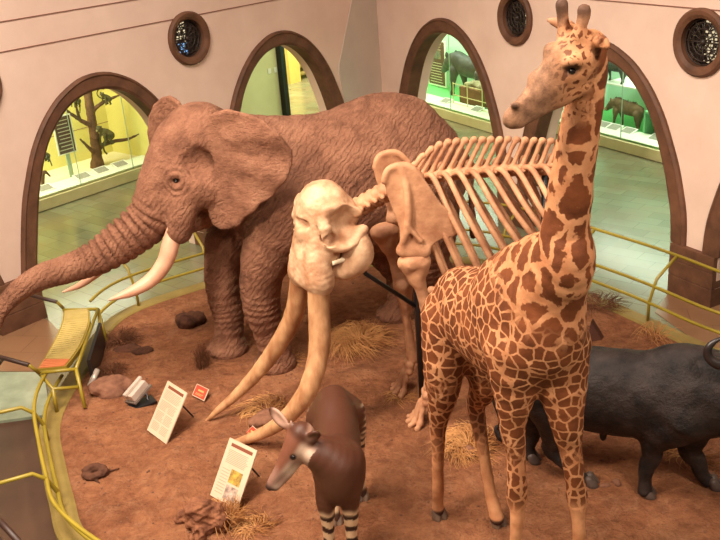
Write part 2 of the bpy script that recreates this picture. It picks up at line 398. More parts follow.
M_dark = new_mat('dark_iron', hexc(48, 36, 30), .5, .4)
def glow(name, col, e):
    m = new_mat(name, (0, 0, 0, 1)); b = m.node_tree.nodes['Principled BSDF']; b.inputs['Emission Color'].default_value = col; b.inputs['Emission Strength'].default_value = e; return m
M_day = glow('daylight_glass', hexc(225, 205, 165), .9); M_dusk = mottled('dark_glass', hexc(60, 48, 42), hexc(36, 28, 25), 8, .3, .5)
M_blue = glow('blue_daylight_glass', hexc(120, 170, 220), 1.0)
def round_window(W, u, z, lab, glass_u):
    t = struct(empty('window_%d' % (1 + len([o for o in bpy.data.objects if o.name.startswith('window_') and o.type == 'EMPTY'])), W.p(u, 0, z)))
    mb = MB(W.p(u, 0, z)); seg = 40; prof = [(.44, 0), (.44, -.04), (.41, -.07), (.36, -.06), (.31, -.03), (.30, .12), (.34, .12)]
    R = [[mb.v(W.p(u + r * math.cos(a), d, z + r * math.sin(a))) for r, d in prof] for a in np.linspace(0, 2 * PI, seg + 1)[:-1]]
    for i in range(seg):
        for k in range(len(prof)): mb.bm.faces.new((R[i][k], R[i][(k + 1) % len(prof)], R[(i + 1) % seg][(k + 1) % len(prof)], R[(i + 1) % seg][k]))
    mb.build('window_surround', M_stone, t, smooth=False)
    mb = MB(W.p(u, 0, z)); g = lambda r, a: W.p(u + r * math.cos(a), .04, z + r * math.sin(a))
    for r in (.09, .17, .25, .295):
        mb.tube([g(r, a) for a in np.linspace(0, 2 * PI, 25)[:-1]], .011, 5, closed=True)
    for k in range(12):
        a = k * PI / 6; mb.tube([g(.03, a), g(.3, a)], .009, 5)
        mb.tube([g(.2 + .035 * math.cos(b), a + .26 + .16 * math.sin(b)) for b in np.linspace(0, 2 * PI, 9)[:-1]], .008, 4, closed=True)
    mb.ball(W.p(u, .04, z), .045)
    mb.build('grille', M_dark, t, smooth=True)
    # coloured panes behind the grille, daylight only through part of them
    mb = MB(W.p(u, 0, z)); mb.prism([W.p(u + .31 * math.cos(a), .10, z + .31 * math.sin(a)) for a in np.linspace(0, 2 * PI, 25)[:-1]], W.b * .01); mb.build('dark_pane', M_dusk, t)
    rnd = random.Random(int(u * 100)); mbs = [MB(W.p(u, 0, z)), MB(W.p(u, 0, z))]
    for i in range(-5, 6):
        for j in range(-6, 7):
            a, b = i * .052, j * .042
            if math.hypot(a, b) > .27: continue
            if glass_u[0] <= a <= glass_u[1] and rnd.random() < glass_u[2]:
                mbs[1 if (j < -1 and glass_u[3]) else 0].box(W.p(u + a, .092, z + b), .036, .006, .026, ax=W.d)
    mbs[0].box(W.p(u + (glass_u[0] + glass_u[1]) / 2, .092, z + .15), .03, .006, .03, ax=W.d)
    mbs[0].build('lit_pane', M_day, t)
    if glass_u[3]: mbs[1].build('blue_pane', M_blue, t)
    else: mbs[1].bm.free()
round_window(WL, 1.95, 3.25, 'round window on the left wall with yellow and blue lit panes', (-.3, .02, .75, True))
round_window(WL, -1.95, 3.22, 'round window cut by the left picture edge', (-.1, .1, .4, False))
round_window(WR, -1.9, 3.2, 'round window with dark scrollwork grille left of the giraffe head', (.14, .3, .9, False))
round_window(WR, 1.93, 3.18, 'round window with pale lit panes at the right edge', (-.05, .3, .85, False))

# ------------------------------------------------------------------ floors, back walls, ceiling of the corridor
def tile_mat(name, c1, c2, c3, mortar, sx, sy, rough, rot):
    m = new_mat(name, c1, rough, .5); n = N(m); tc = n.n('ShaderNodeTexCoord'); mp = n.n('ShaderNodeMapping'); mp.inputs['Rotation'].default_value = (0, 0, rot)
    n.l(tc.outputs['Object'], mp.inputs[0])
    b = n.n('ShaderNodeTexBrick'); b.inputs['Scale'].default_value = 1; b.inputs['Brick Width'].default_value = sx; b.inputs['Row Height'].default_value = sy; b.inputs['Mortar Size'].default_value = .006
    b.inputs['Color1'].default_value = c1; b.inputs['Color2'].default_value = c2; b.inputs['Mortar'].default_value = mortar; n.l(mp.outputs[0], b.inputs[0])
    big = n.noise(mp.outputs[0], 1.1, 3)
    n.color(n.mix(n.ramp(big, [(.4, (0, 0, 0, 1)), (.62, (.6, .6, .6, 1))]), b.outputs[0], c3)); return m
M_floor = tile_mat('stone_tile_floor', hexc(112, 112, 86), hexc(134, 134, 108), hexc(130, 112, 86), hexc(90, 88, 68), .62, .31, .2, .72)
mb = MB((0, 10, ZF)); mb.box((0, 19, ZF - .05), 44, 44, .1)
# lower dark floor nearest the viewer on the left starts at a step: floor is split there
fl = struct(mb.build('floor', M_floor))
M_terra = mottled('terracotta_floor', hexc(140, 100, 72), hexc(120, 84, 60), 1.2, .3, .5, 0)
mb = MB((0, 9, ZF)); pts = [WL.p(-7, -1.0, 0), WL.p(5.2, -1.05, 0), WL.p(6.3, -1.0, 0) * .5 + WR.p(-5.5, -1.0, 0) * .5, WR.p(-4.5, -.95, 0), WR.p(7, -1.0, 0), np.array((9, 1, 0.)), np.array((-9, 1, 0.))]
M_reflect = tile_mat('wall_reflection_tile', hexc(150, 108, 78), hexc(136, 98, 70), hexc(152, 112, 82), hexc(112, 80, 58), .5, .5, .3, .2)  # brown colour for the wall mirrored in the glossy floor
for p_ in pts: p_[2] = ZF
mb.bm.free()

M_backw = mottled('corridor_wall', hexc(220, 218, 176), hexc(210, 208, 164), 1.5, .7, .2)
def back_box(name, W, u0, u1, dep, z0, z1, mat, th=.1):
    mb = MB(W.p(u0, dep, z0)); mb.box(W.p((u0 + u1) / 2, dep + th / 2, (z0 + z1) / 2), u1 - u0, th, z1 - z0, ax=W.d); return mb.build(name, mat)
struct(back_box('wall_back_left', WL, -8, 5.6, 6.9, ZF, 4.2, M_backw))
struct(back_box('wall_corridor_end', WL, 6.4, 8.72, 4.8, ZF, 4.2, M_backw))
struct(back_box('wall_back_right', WR, -14, 8, 6.9, ZF, 4.2, M_backw))
M_ylw = mottled('yellow_lit_wall', hexc(225, 205, 120), hexc(215, 192, 105), 1.5, .7, .2)
struct(back_box('wall_far_room', WL, 5, 22, 12.6, ZF, 4.2, M_ylw))
mb = MB(WL.p(0, .5, 4.2)); cp = [WL.p(-8, .46, 0), WL.p(6.96, .46, 0), WL.p(16, .46, 0), WL.p(16, 9.7, 0), WL.p(-8, 9.7, 0)]
for q in cp: q[2] = 4.2
cp2 = [WR.p(-14, .46, 0), WR.p(8, .46, 0), WR.p(8, 7, 0), WR.p(-14, 7, 0)]
for q in cp2: q[2] = 4.25
mb.prism([WL.p(-8, .46, 4.2), WL.p(9.0, .46, 4.2), WL.p(22, 5.5, 4.2), WL.p(22, 12.7, 4.2), WL.p(-8, 12.7, 4.2)], (0, 0, .04)); mb.prism(cp2, (0, 0, .04)); struct(mb.build('ceiling', M_cream))
area('corridor_ceiling_lamp', WL.p(0, 2.6, 4.1).tolist(), (0, 0, math.atan2(WL.d[1], WL.d[0])), 11, 70, (.95, 1.0, .74), 2.0)
area('corridor_ceiling_lamp', WR.p(0, 2.4, 4.1).tolist(), (0, 0, math.atan2(WR.d[1], WR.d[0])), 12, 55, (.95, 1.0, .84), 2.0)
area('corridor_ceiling_lamp', WL.p(8.2, 2.6, 4.1).tolist(), (0, 0, math.atan2(WL.d[1], WL.d[0])), 3, 80, (1.0, 1.0, .66), 3.0)
area('far_room_lamp', WL.p(12.6, 7.6, 4.1).tolist(), (0, 0, math.atan2(WL.d[1], WL.d[0])), 5, 800, (1.0, .95, .60), 4)
# black post, switch plates and stairs seen through the arch above the elephant
u_, z_ = WL.px(281, 60, 4.7)
mb = MB(WL.p(u_, 4.7, ZF)); mb.box(WL.p(u_, 4.7, 1.9), .16, .16, 4.6, ax=WL.d); M_black = new_mat('black_paint', hexc(22, 20, 22), .4, .4)
tag(mb.build('square_post', M_black), 'tall black square post seen through the arch above the elephant', 'post')
for x in (269, 275):
    u_, z_ = WL.px(x, 71 - (x - 269) * .2, 4.8); mb = MB(WL.p(u_, 4.79, z_)); mb.box(WL.p(u_, 4.785, z_), .11, .02, .13, ax=WL.d)
    tag(mb.build('switch_plate', new_mat('white_plastic', hexc(238, 240, 230), .4), bevel=.004), 'white wall switch plate, the %s of the pair beside the black post' % ('left' if x == 269 else 'right'), 'switch')
M_step2 = mottled('dark_olive_riser', hexc(96, 88, 44), hexc(80, 72, 36), 3, .7, .2)
M_step = mottled('olive_stair', hexc(150, 135, 80), hexc(128, 114, 66), 3, .7, .2)
t = thing('staircase', 'olive stairs with flat treads in the yellow room beyond the arch', 'stairs', WL.p(15, 9.2, ZF))
for k in range(9):
    mb = MB(WL.p(15, 9.2, ZF)); mb.box(WL.p(15.7, 9.35 + k * .3, ZF + .16 + k * .18), 3.6, .34, .05, ax=WL.d); mb.build('tread', M_step, t)
    mb = MB(WL.p(15, 9.2, ZF)); mb.box(WL.p(15.7, 9.26 + k * .3, ZF + .065 + k * .18), 3.6, .03, .13, ax=WL.d); mb.build('riser', M_step2, t)
struct(back_box('wall_stair_side', WL, 13.3, 13.8, 9.0, ZF, 4.2, M_ylw, .3))

# ------------------------------------------------------------------ display cases
M_glass = new_mat('clear_glass', (1, 1, 1, 1), .02, .5); gb = M_glass.node_tree.nodes['Principled BSDF']
def make_glass(m):
    n = N(m); out = [x for x in m.node_tree.nodes if x.type == 'OUTPUT_MATERIAL'][0]
    tr = n.n('ShaderNodeBsdfTransparent'); tr.inputs[0].default_value = (.95, .98, .95, 1); gl = n.n('ShaderNodeBsdfGlossy'); gl.inputs['Roughness'].default_value = .02; gl.inputs[0].default_value = (.9, .95, .9, 1)
    lw = n.n('ShaderNodeLayerWeight'); pw = n.math('POWER', lw.outputs['Facing'], 4.0); fr = n.n('ShaderNodeMath'); fr.operation = 'MULTIPLY_ADD'; n.l(pw, fr.inputs[0]); fr.inputs[1].default_value = .5; fr.inputs[2].default_value = .03; mx = n.n('ShaderNodeMixShader'); n.l(fr.outputs[0], mx.inputs[0]); n.l(tr.outputs[0], mx.inputs[1]); n.l(gl.outputs[0], mx.inputs[2]); n.l(mx.outputs[0], out.inputs[0])
make_glass(M_glass)
M_plinth = mottled('cream_plinth', hexc(222, 212, 168), hexc(210, 198, 150), 2, .6, .3)
def case(W, u0, u1, dep, cin, cwall, deck, lab, lamp_col, lamp_e, splits, shelf=None):
    mw = mottled('case_backdrop', cwall[0], cwall[1], 1.0, .7, .15); md = mottled('case_floor', deck[0], deck[1], 2.0, .7, .15)
    t = thing('display_case', lab, 'display case', W.p((u0 + u1) / 2, dep, ZF)); o = W.p((u0 + u1) / 2, dep, ZF); L = u1 - u0; um = (u0 + u1) / 2
    def b(name, uc, dc, zc, su, sd, sz, m, **k): mb = MB(o); mb.box(W.p(uc, dc, zc), su, sd, sz, ax=W.d); return mb.build(name, m, t, **k)
    b('plinth', um, dep + .9, -.275, L, 1.8, .25 - .02, M_plinth); b('skirting', um, dep + .93, -.385, L - .1, 1.74, .03, M_dark)
    b('case_floor', um, dep + .98, -.14, L, 1.76, .03, md); b('back_panel', um, dep + 1.82, 1.25, L, .04, 2.75, mw)
    b('joint_strip', um, dep + 1.795, .62, L, .01, .012, M_groove)
    b('side_panel', u0, dep + .9, 1.25, .04, 1.8, 2.75, mw); b('side_panel', u1, dep + .9, 1.25, .04, 1.8, 2.75, mw)
    b('top_panel', um, dep + .9, 2.75, L, 1.8, .3, M_plinth)
    ed = [u0 + .02] + splits + [u1 - .02]
    for a, c in zip(ed[:-1], ed[1:]):
        mb = MB(o); mb.box(W.p((a + c) / 2, dep + .03, 1.22), c - a - .012, .01, 2.7, ax=W.d); mb.build('glass_pane', M_glass, t)
    for s_ in splits: b('glass_joint', s_, dep + .03, 1.22, .012, .016, 2.7, M_joint)
    area('case_lamp', W.p(um, dep + .8, 2.55).tolist(), (0, 0, math.atan2(W.d[1], W.d[0])), L * .85, lamp_e, lamp_col, 1.0)
    return t
M_joint = new_mat('glass_edge', hexc(170, 190, 165), .2, .5)
case(WL, -4.6, 4.5, 4.78, None, (hexc(228, 216, 130), hexc(218, 206, 118)), (hexc(238, 228, 190), hexc(228, 216, 170)), 'yellow display case with monkeys on a bare tree', (1.0, .98, .78), 200, [-2.0, .5, 2.35, 3.75])
case(WR, -13.6, -7.0, 3.5, None, (hexc(196, 232, 200), hexc(186, 226, 190)), (hexc(120, 214, 130), hexc(108, 202, 118)), 'green display case with a large black hoofed animal', (.88, 1.0, .85), 130, [-11.4, -9.15])
case(WR, -6.4, 2.5, 4.55, None, (hexc(200, 228, 206), hexc(190, 222, 198)), (hexc(120, 214, 130), hexc(108, 202, 118)), 'green display case with a warthog below a glass shelf', (.88, 1.0, .86), 200, [-4.1, -1.5])
# white label decks along the case fronts, with label plates
M_deck = mottled('white_deck', hexc(232, 238, 215), hexc(222, 228, 205), 2, .5, .3); M_label = mottled('grey_label', hexc(170, 165, 150), hexc(130, 124, 112), 30, .6); M_white = new_mat('off_white', hexc(240, 238, 225), .5)
for W, u0, u1, dep, lab in ((WL, -4.5, 4.4, 4.9, 'long white label deck in the yellow monkey case'), (WR, -13.5, -7.1, 3.62, 'white label deck below the black hoofed animal'), (WR, -6.3, 2.4, 4.67, 'long white label deck in front of the warthog')):
    mb = MB(W.p((u0 + u1) / 2, dep, -.12)); A = [W.p(u0, dep - .06, -.12), W.p(u1, dep - .06, -.12), W.p(u1, dep + .40, -.12), W.p(u0, dep + .40, -.12)]; B = [W.p(u0, dep - .06, -.10), W.p(u1, dep - .06, -.10), W.p(u1, dep + .40, -.04), W.p(u0, dep + .40, -.04)]
    mb.hexa(A, B); tag(mb.build('label_deck', M_deck), lab, 'shelf')
def plate(W, x, y, dep, lab, zs, wd=.30, dp=.2):
    u, z = W.px(x, y, dep); t = thing('label_plate', lab, 'label', W.p(u, dep, zs)); 
    for nm, s_, h, m in (('plate_board', 1.25, .012, M_white), ('printed_face', 1.0, .016, M_label)):
        mb = MB(W.p(u, dep, zs)); tilt = np.array([W.b[0], W.b[1], .35]); mb.box(W.p(u, dep, zs + .045 + h / 2), wd * s_, dp * s_, h, ax=W.d, ay=tilt / np.linalg.norm(tilt), az=np.cross(W.d, tilt / np.linalg.norm(tilt))); mb.build(nm, m, t)
for x, y, l in ((45, 189, 'grey label plate at the left end of the monkey case deck'), (83, 178, 'grey label plate second from left in the monkey case'), (102, 173, 'grey label plate third from left, below the tree trunk'), (121, 168, 'grey label plate at the right, beside the elephant forehead')): plate(WL, x, y, 5.12, l, -.085)
for x, y, l in ((446, 107, 'dark label plate below the black hoofed animal'), (477, 114, 'grey label plate behind the cream rail in the green case')): plate(WR, x, y, 3.85, l, -.085)
for x, y, l in ((603, 133, 'grey label plate nearest the giraffe neck in the warthog case'), (614, 136, 'middle grey label plate of three below the warthog'), (628, 139, 'grey label plate below the warthog hind legs'), (656, 145, 'grey label plate at the right end of the warthog case')): plate(WR, x, y, 4.95, l, -.085)
M_panelbr = new_mat('brown_print', hexc(92, 58, 44), .6); M_txt = new_mat('printed_line', hexc(205, 190, 165), .6)
def info_panel(W, x0, y0, x1, y1, dep, lab, pic=False, stand=True):
    (ua, za), (ub, zb) = W.px(x0, y0, dep), W.px(x1, y1, dep); uc, zc, L, Hh = (ua + ub) / 2, (za + zb) / 2, abs(ub - ua), abs(za - zb)
    t = thing('information_panel', lab, 'sign', W.p(uc, dep, -.12)); o = W.p(uc, dep, -.12)
    mb = MB(o); mb.box(W.p(uc, dep, zc), L, .03, Hh, ax=W.d); mb.build('board_edge', M_white, t)
    mb = MB(o); mb.box(W.p(uc, dep - .017, zc), L * .88, .006, Hh * .94, ax=W.d); mb.build('brown_face', M_panelbr, t)
    mb = MB(o); n = int(Hh / .08)
    for k in range(1, n):
        if pic and .2 < k / n < .45: continue
        mb.box(W.p(uc - random.uniform(0, .06) * L, dep - .022, zc + Hh * (.47 - .94 * k / n)), L * random.uniform(.55, .76), .003, .018, ax=W.d)
    mb.build('text_line', M_txt, t)
    if pic: mb = MB(o); mb.box(W.p(uc, dep - .022, zc + Hh * .18), L * .5, .004, Hh * .17, ax=W.d); mb.build('picture', mottled('animal_picture', hexc(60, 80, 110), hexc(150, 140, 80), 9), t)
    mb = MB(o); mb.box(W.p(uc, dep + .03, (zc - Hh / 2 - .12) / 2), .1, .03, zc - Hh / 2 + .14, ax=W.d); mb.build('panel_foot', M_joint, t)
info_panel(WL, 51, 118, 77, 151, 5.5, 'brown information panel with white lines in the monkey case')
info_panel(WR, 427, 38, 447, 88, 4.9, 'tall dark information panel with a picture beside the black animal', pic=True)
u_, z_ = WR.px(620, 86, 5.3)
mb = MB(WR.p(-3.2, 5.3, z_)); mb.box(WR.p(-3.7, 5.75, z_), 3.6, .9, .03, ax=WR.d); tag(mb.build('glass_shelf', M_white), 'pale shelf above the warthog carrying another specimen', 'shelf')
u_, z_ = WR.px(659, 118, 5.3)
mb = MB(WR.p(u_, 5.3, -.12)); 
for a, b_, c, d, e in ((0, 0, .38, .9, .04), ): mb.box(WR.p(u_ + .25, 5.4, .42), .9, .7, .05, ax=WR.d)
for s_ in (-.18, .68): mb.box(WR.p(u_ + s_, 5.4, .14), .05, .7, .52, ax=WR.d)
mb.box(WR.p(u_ + .25, 5.72, .14), .84, .04, .5, ax=WR.d)
tag(mb.build('open_plinth', mottled('green_plinth', hexc(130, 205, 150), hexc(118, 190, 138), 2)), 'green open-fronted plinth box right of the warthog', 'plinth')
# cream rail inside the third case
t = thing('guard_rail', 'thin cream guard rail in front of the black animal', 'railing', WR.p(-8.6, 3.75, -.1)); M_crm = new_mat('cream_metal', hexc(225, 205, 150), .4)
gp = [WR.px(x, y, 3.9) for x, y in ((453, 84), (467, 86), (482, 88))]
for u, z in gp: mb = MB(WR.p(-8.6, 3.75, -.1)); mb.tube([WR.p(u, 3.9, -.1), WR.p(u, 3.9, z + .05)], .014, 6); mb.build('post', M_crm, t)
for dz in (.02, -.28, -.5): mb = MB(WR.p(-8.6, 3.75, -.1)); mb.tube([WR.p(gp[0][0] - .02, 3.9, gp[0][1] + dz), WR.p(gp[2][0] + 1.2, 3.9, gp[0][1] + dz)], .011, 6); mb.build('rail', M_crm, t)
# ------------------------------------------------------------------ round sand bed, kerb and railing
RIM = [G(58, 420), G(64, 470), G(73, 505), G(87, 540), np.array((-1.75, 5.9, 0)), np.array((-.3, 5.0, 0)), np.array((1.6, 4.7, 0)), np.array((3.3, 5.4, 0)), np.array((4.25, 7.2, 0)), np.array((4.25, 8.7, 0)),
       G(687, 347), G(642, 325), G(589, 303), np.array((1.75, 12.55, 0)), G(378, 268), np.array((-1.0, 13.15, 0)), G(214, 286), G(135, 312), G(105, 338), np.array((-3.52, 10.2, 0))]
def closed_spline(P, n):
    P = np.array(P); m = len(P); out = []
    for i in range(m):
        a, b, c, d = P[i - 1], P[i], P[(i + 1) % m], P[(i + 2) % m]
        for k in range(n): t = k / n; out.append(.5 * (2 * b + (c - a) * t + (2 * a - 5 * b + 4 * c - d) * t * t + (3 * b - a - 3 * c + d) * t ** 3))
    return np.array(out)
RIM = closed_spline(RIM, 10); NR = len(RIM)
for _ in range(10): RIM = (np.roll(RIM, 1, 0) + 2 * RIM + np.roll(RIM, -1, 0)) / 4
RIM[:, 2] = 0
T_ = np.roll(RIM, -1, 0) - np.roll(RIM, 1, 0); T_ /= np.linalg.norm(T_, axis=1)[:, None]
RN = np.stack([T_[:, 1], -T_[:, 0], T_[:, 2]], 1); cen = RIM.mean(0)
if ((RIM - cen) * RN).sum() < 0: RN = -RN
def rim(i, off, z): i = i % NR; k = int(i); f = i - k; p = RIM[k] * (1 - f) + RIM[(k + 1) % NR] * f; n = RN[k] * (1 - f) + RN[(k + 1) % NR] * f; return np.array([p[0] + n[0] * off, p[1] + n[1] * off, z])
def rim_at(x, y, z=0): p = G(x, y, z); return int(np.argmin(np.linalg.norm(RIM[:, :2] - p[:2], axis=1)))
def ground(x, y):
    v = Vector((x, y, 0)); return .045 * noise.noise(v * .8) + .045 * noise.noise(v * 2.3 + Vector((5, 1, 0))) + .022 * noise.noise(v * 6.5)
flat = [(-1.72, 10.27), (-1.06, 9.75), (.46, 10.87), (1.0, 10.38), (.43, 8.86), (.55, 8.12), (.52, 6.64), (1.04, 6.51), (1.1, 5.3), (1.55, 5.25), (-.14, 7.05), (-.39, 6.71), (-.5, 5.95), (-.2, 5.9), (1.53, 7.41), (1.98, 6.97), (2.44, 6.73), (3.08, 6.78)]
def gz(x, y):
    d = min((x - a) ** 2 + (y - b) ** 2 for a, b in flat) ** .5; t = min(max((d - .2) / .4, 0), 1)
    return ground(x, y) * t
M_sand = new_mat('red_sand', hexc(150, 92, 62), .95, .1); n = N(M_sand); co = n.coord('Object')
c1 = n.ramp(n.noise(co, 1.3, 6, .6, .3), [(.3, hexc(112, 68, 46)), (.5, hexc(142, 90, 62)), (.72, hexc(170, 116, 82))])
c2 = n.ramp(n.noise(co, 9, 8, .7), [(.35, hexc(104, 60, 40)), (.6, hexc(166, 110, 76))])
c3 = n.mix(.4, c1, c2); dk = n.ramp(n.noise(co, 2.2, 7, .65), [(.55, (0, 0, 0, 1)), (.75, (1, 1, 1, 1))])
c4 = n.mix(n.math('MULTIPLY', n.ramp(n.noise(co, 4.5, 9, .8, 1.2), [(.5, (0, 0, 0, 1)), (.7, (1, 1, 1, 1))]), .45), c3, hexc(182, 134, 102))
n.color(n.mix(n.math('MULTIPLY', dk, .45), c4, hexc(84, 48, 34)))
b1 = n.bump(n.noise(co, 3.5, 8, .62), .16, 1); n.bump(n.noise(co, 34, 6, .72), .02, 1, b1)
mb = MB((0, 0, 0)); K = 90; rings = []
for j in range(1, K + 1):
    ring = []
    for i in range(NR):
        p = cen + (RIM[i] - cen) * (j / K); e = min((K - j) / 4, 1)
        ring.append(mb.v((p[0], p[1], gz(p[0], p[1]) * e + .02 - .02 * (j == K))))
    rings.append(ring)
c0 = mb.v((cen[0], cen[1], gz(cen[0], cen[1]) + .02))
for i in range(NR): mb.bm.faces.new((c0, rings[0][i], rings[0][(i + 1) % NR]))
for j in range(K - 1):
    for i in range(NR): mb.bm.faces.new((rings[j][i], rings[j + 1][i], rings[j + 1][(i + 1) % NR], rings[j][(i + 1) % NR]))
low = [mb.v((p[0], p[1], ZF)) for p in RIM]
for i in range(NR): mb.bm.faces.new((rings[-1][i], low[i], low[(i + 1) % NR], rings[-1][(i + 1) % NR]))
o = mb.build('sand_bed', M_sand, smooth=True); o['kind'] = 'structure'; o.name = 'floor_sand_bed'
M_kerb = mottled('ochre_kerb', hexc(146, 124, 66), hexc(120, 98, 50), 2.5, .5, .35, .003, 20)
mb = MB((0, 0, ZF)); prof = [(-.03, ZF), (-.03, .02), (.01, .035), (.18, .035), (.21, .01), (.21, ZF)]
R = [[mb.v(rim(i, a, b)) for a, b in prof] for i in range(NR)]
for i in range(NR):
    for k in range(len(prof)): mb.bm.faces.new((R[i][k], R[i][(k + 1) % len(prof)], R[(i + 1) % NR][(k + 1) % len(prof)], R[(i + 1) % NR][k]))
struct(mb.build('trim_kerb', M_kerb)).name = 'trim_40'

M_yel = mottled('ochre_metal', hexc(156, 134, 40), hexc(134, 113, 30), 3, .38, .5)
M_hand = mottled('dark_handrail', hexc(70, 44, 34), hexc(52, 32, 25), 6, .45, .4)
def railing(lab, i0, i1, posts, prof, rails):
    t = thing('railing', lab, 'railing', rim((i0 + i1) / 2, .1, .035)); o = rim((i0 + i1) / 2, .1, .035)
    for (off, z, a, b, m, nm) in rails:
        mb = MB(o); mb.tube([rim(i0 + a + (i1 - i0 - a + b) * k / 60, off, z) for k in range(61)], .021, 8); mb.build(nm, m, t, smooth=True)
    for p in posts:
        mb = MB(o); mb.tube([rim(p, a, b) for a, b in prof], .021, 8); mb.build('post', M_yel, t, smooth=True)
    return t
PR_ = [(.10, .03), (.10, .28), (.17, .46), (.22, .58), (.56, .80)]
# back and right-hand run
i0 = rim_at(105, 338); ia = rim_at(643, 326); ib = rim_at(137, 307); ic = rim_at(214, 286)
lo_i = rim_at(105, 338); hi_i = rim_at(687, 347)
# index decreases going from the left end over the back to the right
sp = (ib - ia)
posts = [ib, rim_at(214, 286), rim_at(300, 274), rim_at(390, 268), rim_at(479, 276), rim_at(560, 295), ia, ia - 16, ia - 32, ia - 46]
railing('ochre tube railing curving behind the animals from the left bench panel to the right edge', i0 - 2, ia - 45, posts, PR_, [(.10, .28, 0, 0, M_yel, 'lower_rail'), (.18, .48, 0, 0, M_yel, 'middle_rail'), (.56, .80, 0, 0, M_yel, 'top_rail')])
j0 = rim_at(60, 408); j0 = j0 - NR if j0 > NR / 2 else j0; j1 = rim_at(87, 540) + 14
PL_ = [(.10, .03), (.10, .22), (.17, .40), (.28, .50), (.75, .50)]
railing('ochre double tube railing curving down the left edge of the sand bed', j0 - 3, j1 + 30, [rim_at(60, 440), rim_at(74, 508) , rim_at(87, 540) + 12], PL_, [(.10, .22, 0, 0, M_yel, 'lower_rail'), (.17, .40, 0, 0, M_yel, 'middle_rail'), (.75, .50, 0, 0, M_hand, 'top_rail')])
# ------------------------------------------------------------------ big tusked elephant
E = Frame((-.34, 10.34), (-.96, -.28)); F = E.F; at = E.at
def skin_mat(name, c0, c1, c2, sc_=6, bump=.02):
    m = new_mat(name, c1, .85, .2); n = N(m); co = n.coord('Object')
    a = n.ramp(n.noise(co, 3.2, 9, .72), [(.3, c0), (.5, c1), (.72, c2)])
    v = n.n('ShaderNodeTexVoronoi'); v.feature = 'DISTANCE_TO_EDGE'; v.inputs['Scale'].default_value = sc_ * 4
    wc = n.mix(.06, co, n.n('ShaderNodeTexNoise', Scale=6).outputs[1], 'ADD'); mp = n.n('ShaderNodeMapping'); mp.inputs['Scale'].default_value = (1, 1, .55); mp.inputs['Rotation'].default_value = (0, .5, 0); n.l(wc, mp.inputs[0]); n.l(mp.outputs[0], v.inputs[0])
    cr = n.ramp(v.outputs[0], [(0, (0, 0, 0, 1)), (.10, (1, 1, 1, 1))])
    n.color(n.mix(n.math('MULTIPLY', n.math('SUBTRACT', 1.0, cr), .12), a, c0))
    b = n.bump(cr, bump * .22, .6); wv = n.n('ShaderNodeTexWave'); wv.inputs['Scale'].default_value = 5.5; wv.inputs['Distortion'].default_value = 9; wv.inputs['Detail'].default_value = 5; wv.inputs['Detail Scale'].default_value = 1.6; wv.inputs['Detail Roughness'].default_value = .62
    mpw = n.n('ShaderNodeMapping'); mpw.inputs['Rotation'].default_value = (.2, -.75, 0); n.l(co, mpw.inputs[0]); n.l(mpw.outputs[0], wv.inputs[0])
    at_ = n.attr('ew'); sx = n.n('ShaderNodeSeparateColor'); n.l(at_.outputs[0], sx.inputs[0]); b = n.bump(n.math('MULTIPLY', wv.outputs[1], sx.outputs[0]), bump * .8, .8, b); b = n.bump(n.noise(n.coord('Object', (1, 1, 2.2)), 11, 8, .75), bump * 1.6, .9, b); n.bump(n.noise(co, 60, 3, .7), .004, .8, b); return m
M_ele = skin_mat('elephant_hide', hexc(98, 62, 46), hexc(140, 94, 72), hexc(166, 118, 92))
V = Vol((-4.4, 8.0, -.05), (2.0, 11.9, 3.5), .0175)
LF = E.l
# trunk of the body
V.chain([(F(-1.12, 0, 1.98), .58), (F(-.95, 0, 2.08), .85), (F(-.58, 0, 2.08), .92), (F(-.1, 0, 2.08), .88), (F(.35, 0, 2.08), .82), (F(.7, 0, 2.25), .64)], .1, 4, sq=(LF, .86))
V.ell(F(-.85, 0, 2.78), (.45, .25, .26), k=.3)
V.chain([(F(.5, 0, 2.35), .62), (F(.9, 0, 2.55), .52), (F(1.3, 0, 2.68), .46)], .2, 3, sq=(LF, .85))
# head
V.ell(F(1.42, 0, 2.82), (.44, .40, .44), k=.15)
for s_ in (1, -1):
    V.ell(F(1.36, .15 * s_, 3.02), (.24, .22, .22), k=.15)                       # twin crown domes
    V.chain([(F(1.58, .30 * s_, 2.72), .16), (F(1.74, .33 * s_, 2.60), .11)], .12, 2)   # brow
    V.ell(F(1.42, .34 * s_, 2.42), (.26, .22, .25), k=.15)                       # cheek
    V.chain([(F(1.62, .30 * s_, 2.42), .21), (F(1.74, .33 * s_, 2.18), .175), (F(1.80, .35 * s_, 1.97), .15)], .08, 3)   # tusk sheath
V.chain([(F(1.58, 0, 2.72), .40), (F(1.76, 0, 2.52), .34), (F(1.92, 0, 2.28), .28)], .12, 3)
V.chain([(F(1.1, 0, 2.25), .30), (F(1.4, 0, 2.05), .2), (F(1.65, 0, 1.9), .11)], .12, 3)            # lower jaw
TR = [(at(157, 206, .02), .27), (at(147, 222, .02), .265), (at(124, 240, .03), .245), (at(97, 257, .05), .20), (at(70, 268, .08), .165), (at(45, 276, .12), .148), (at(27, 285, .18), .13), (at(12, 297, .24), .108), (at(1, 311, .3), .085), (at(-4, 322, .32), .075)]
V.chain([(F(1.86, 0, 2.42), .29)] + TR, .06, 5)
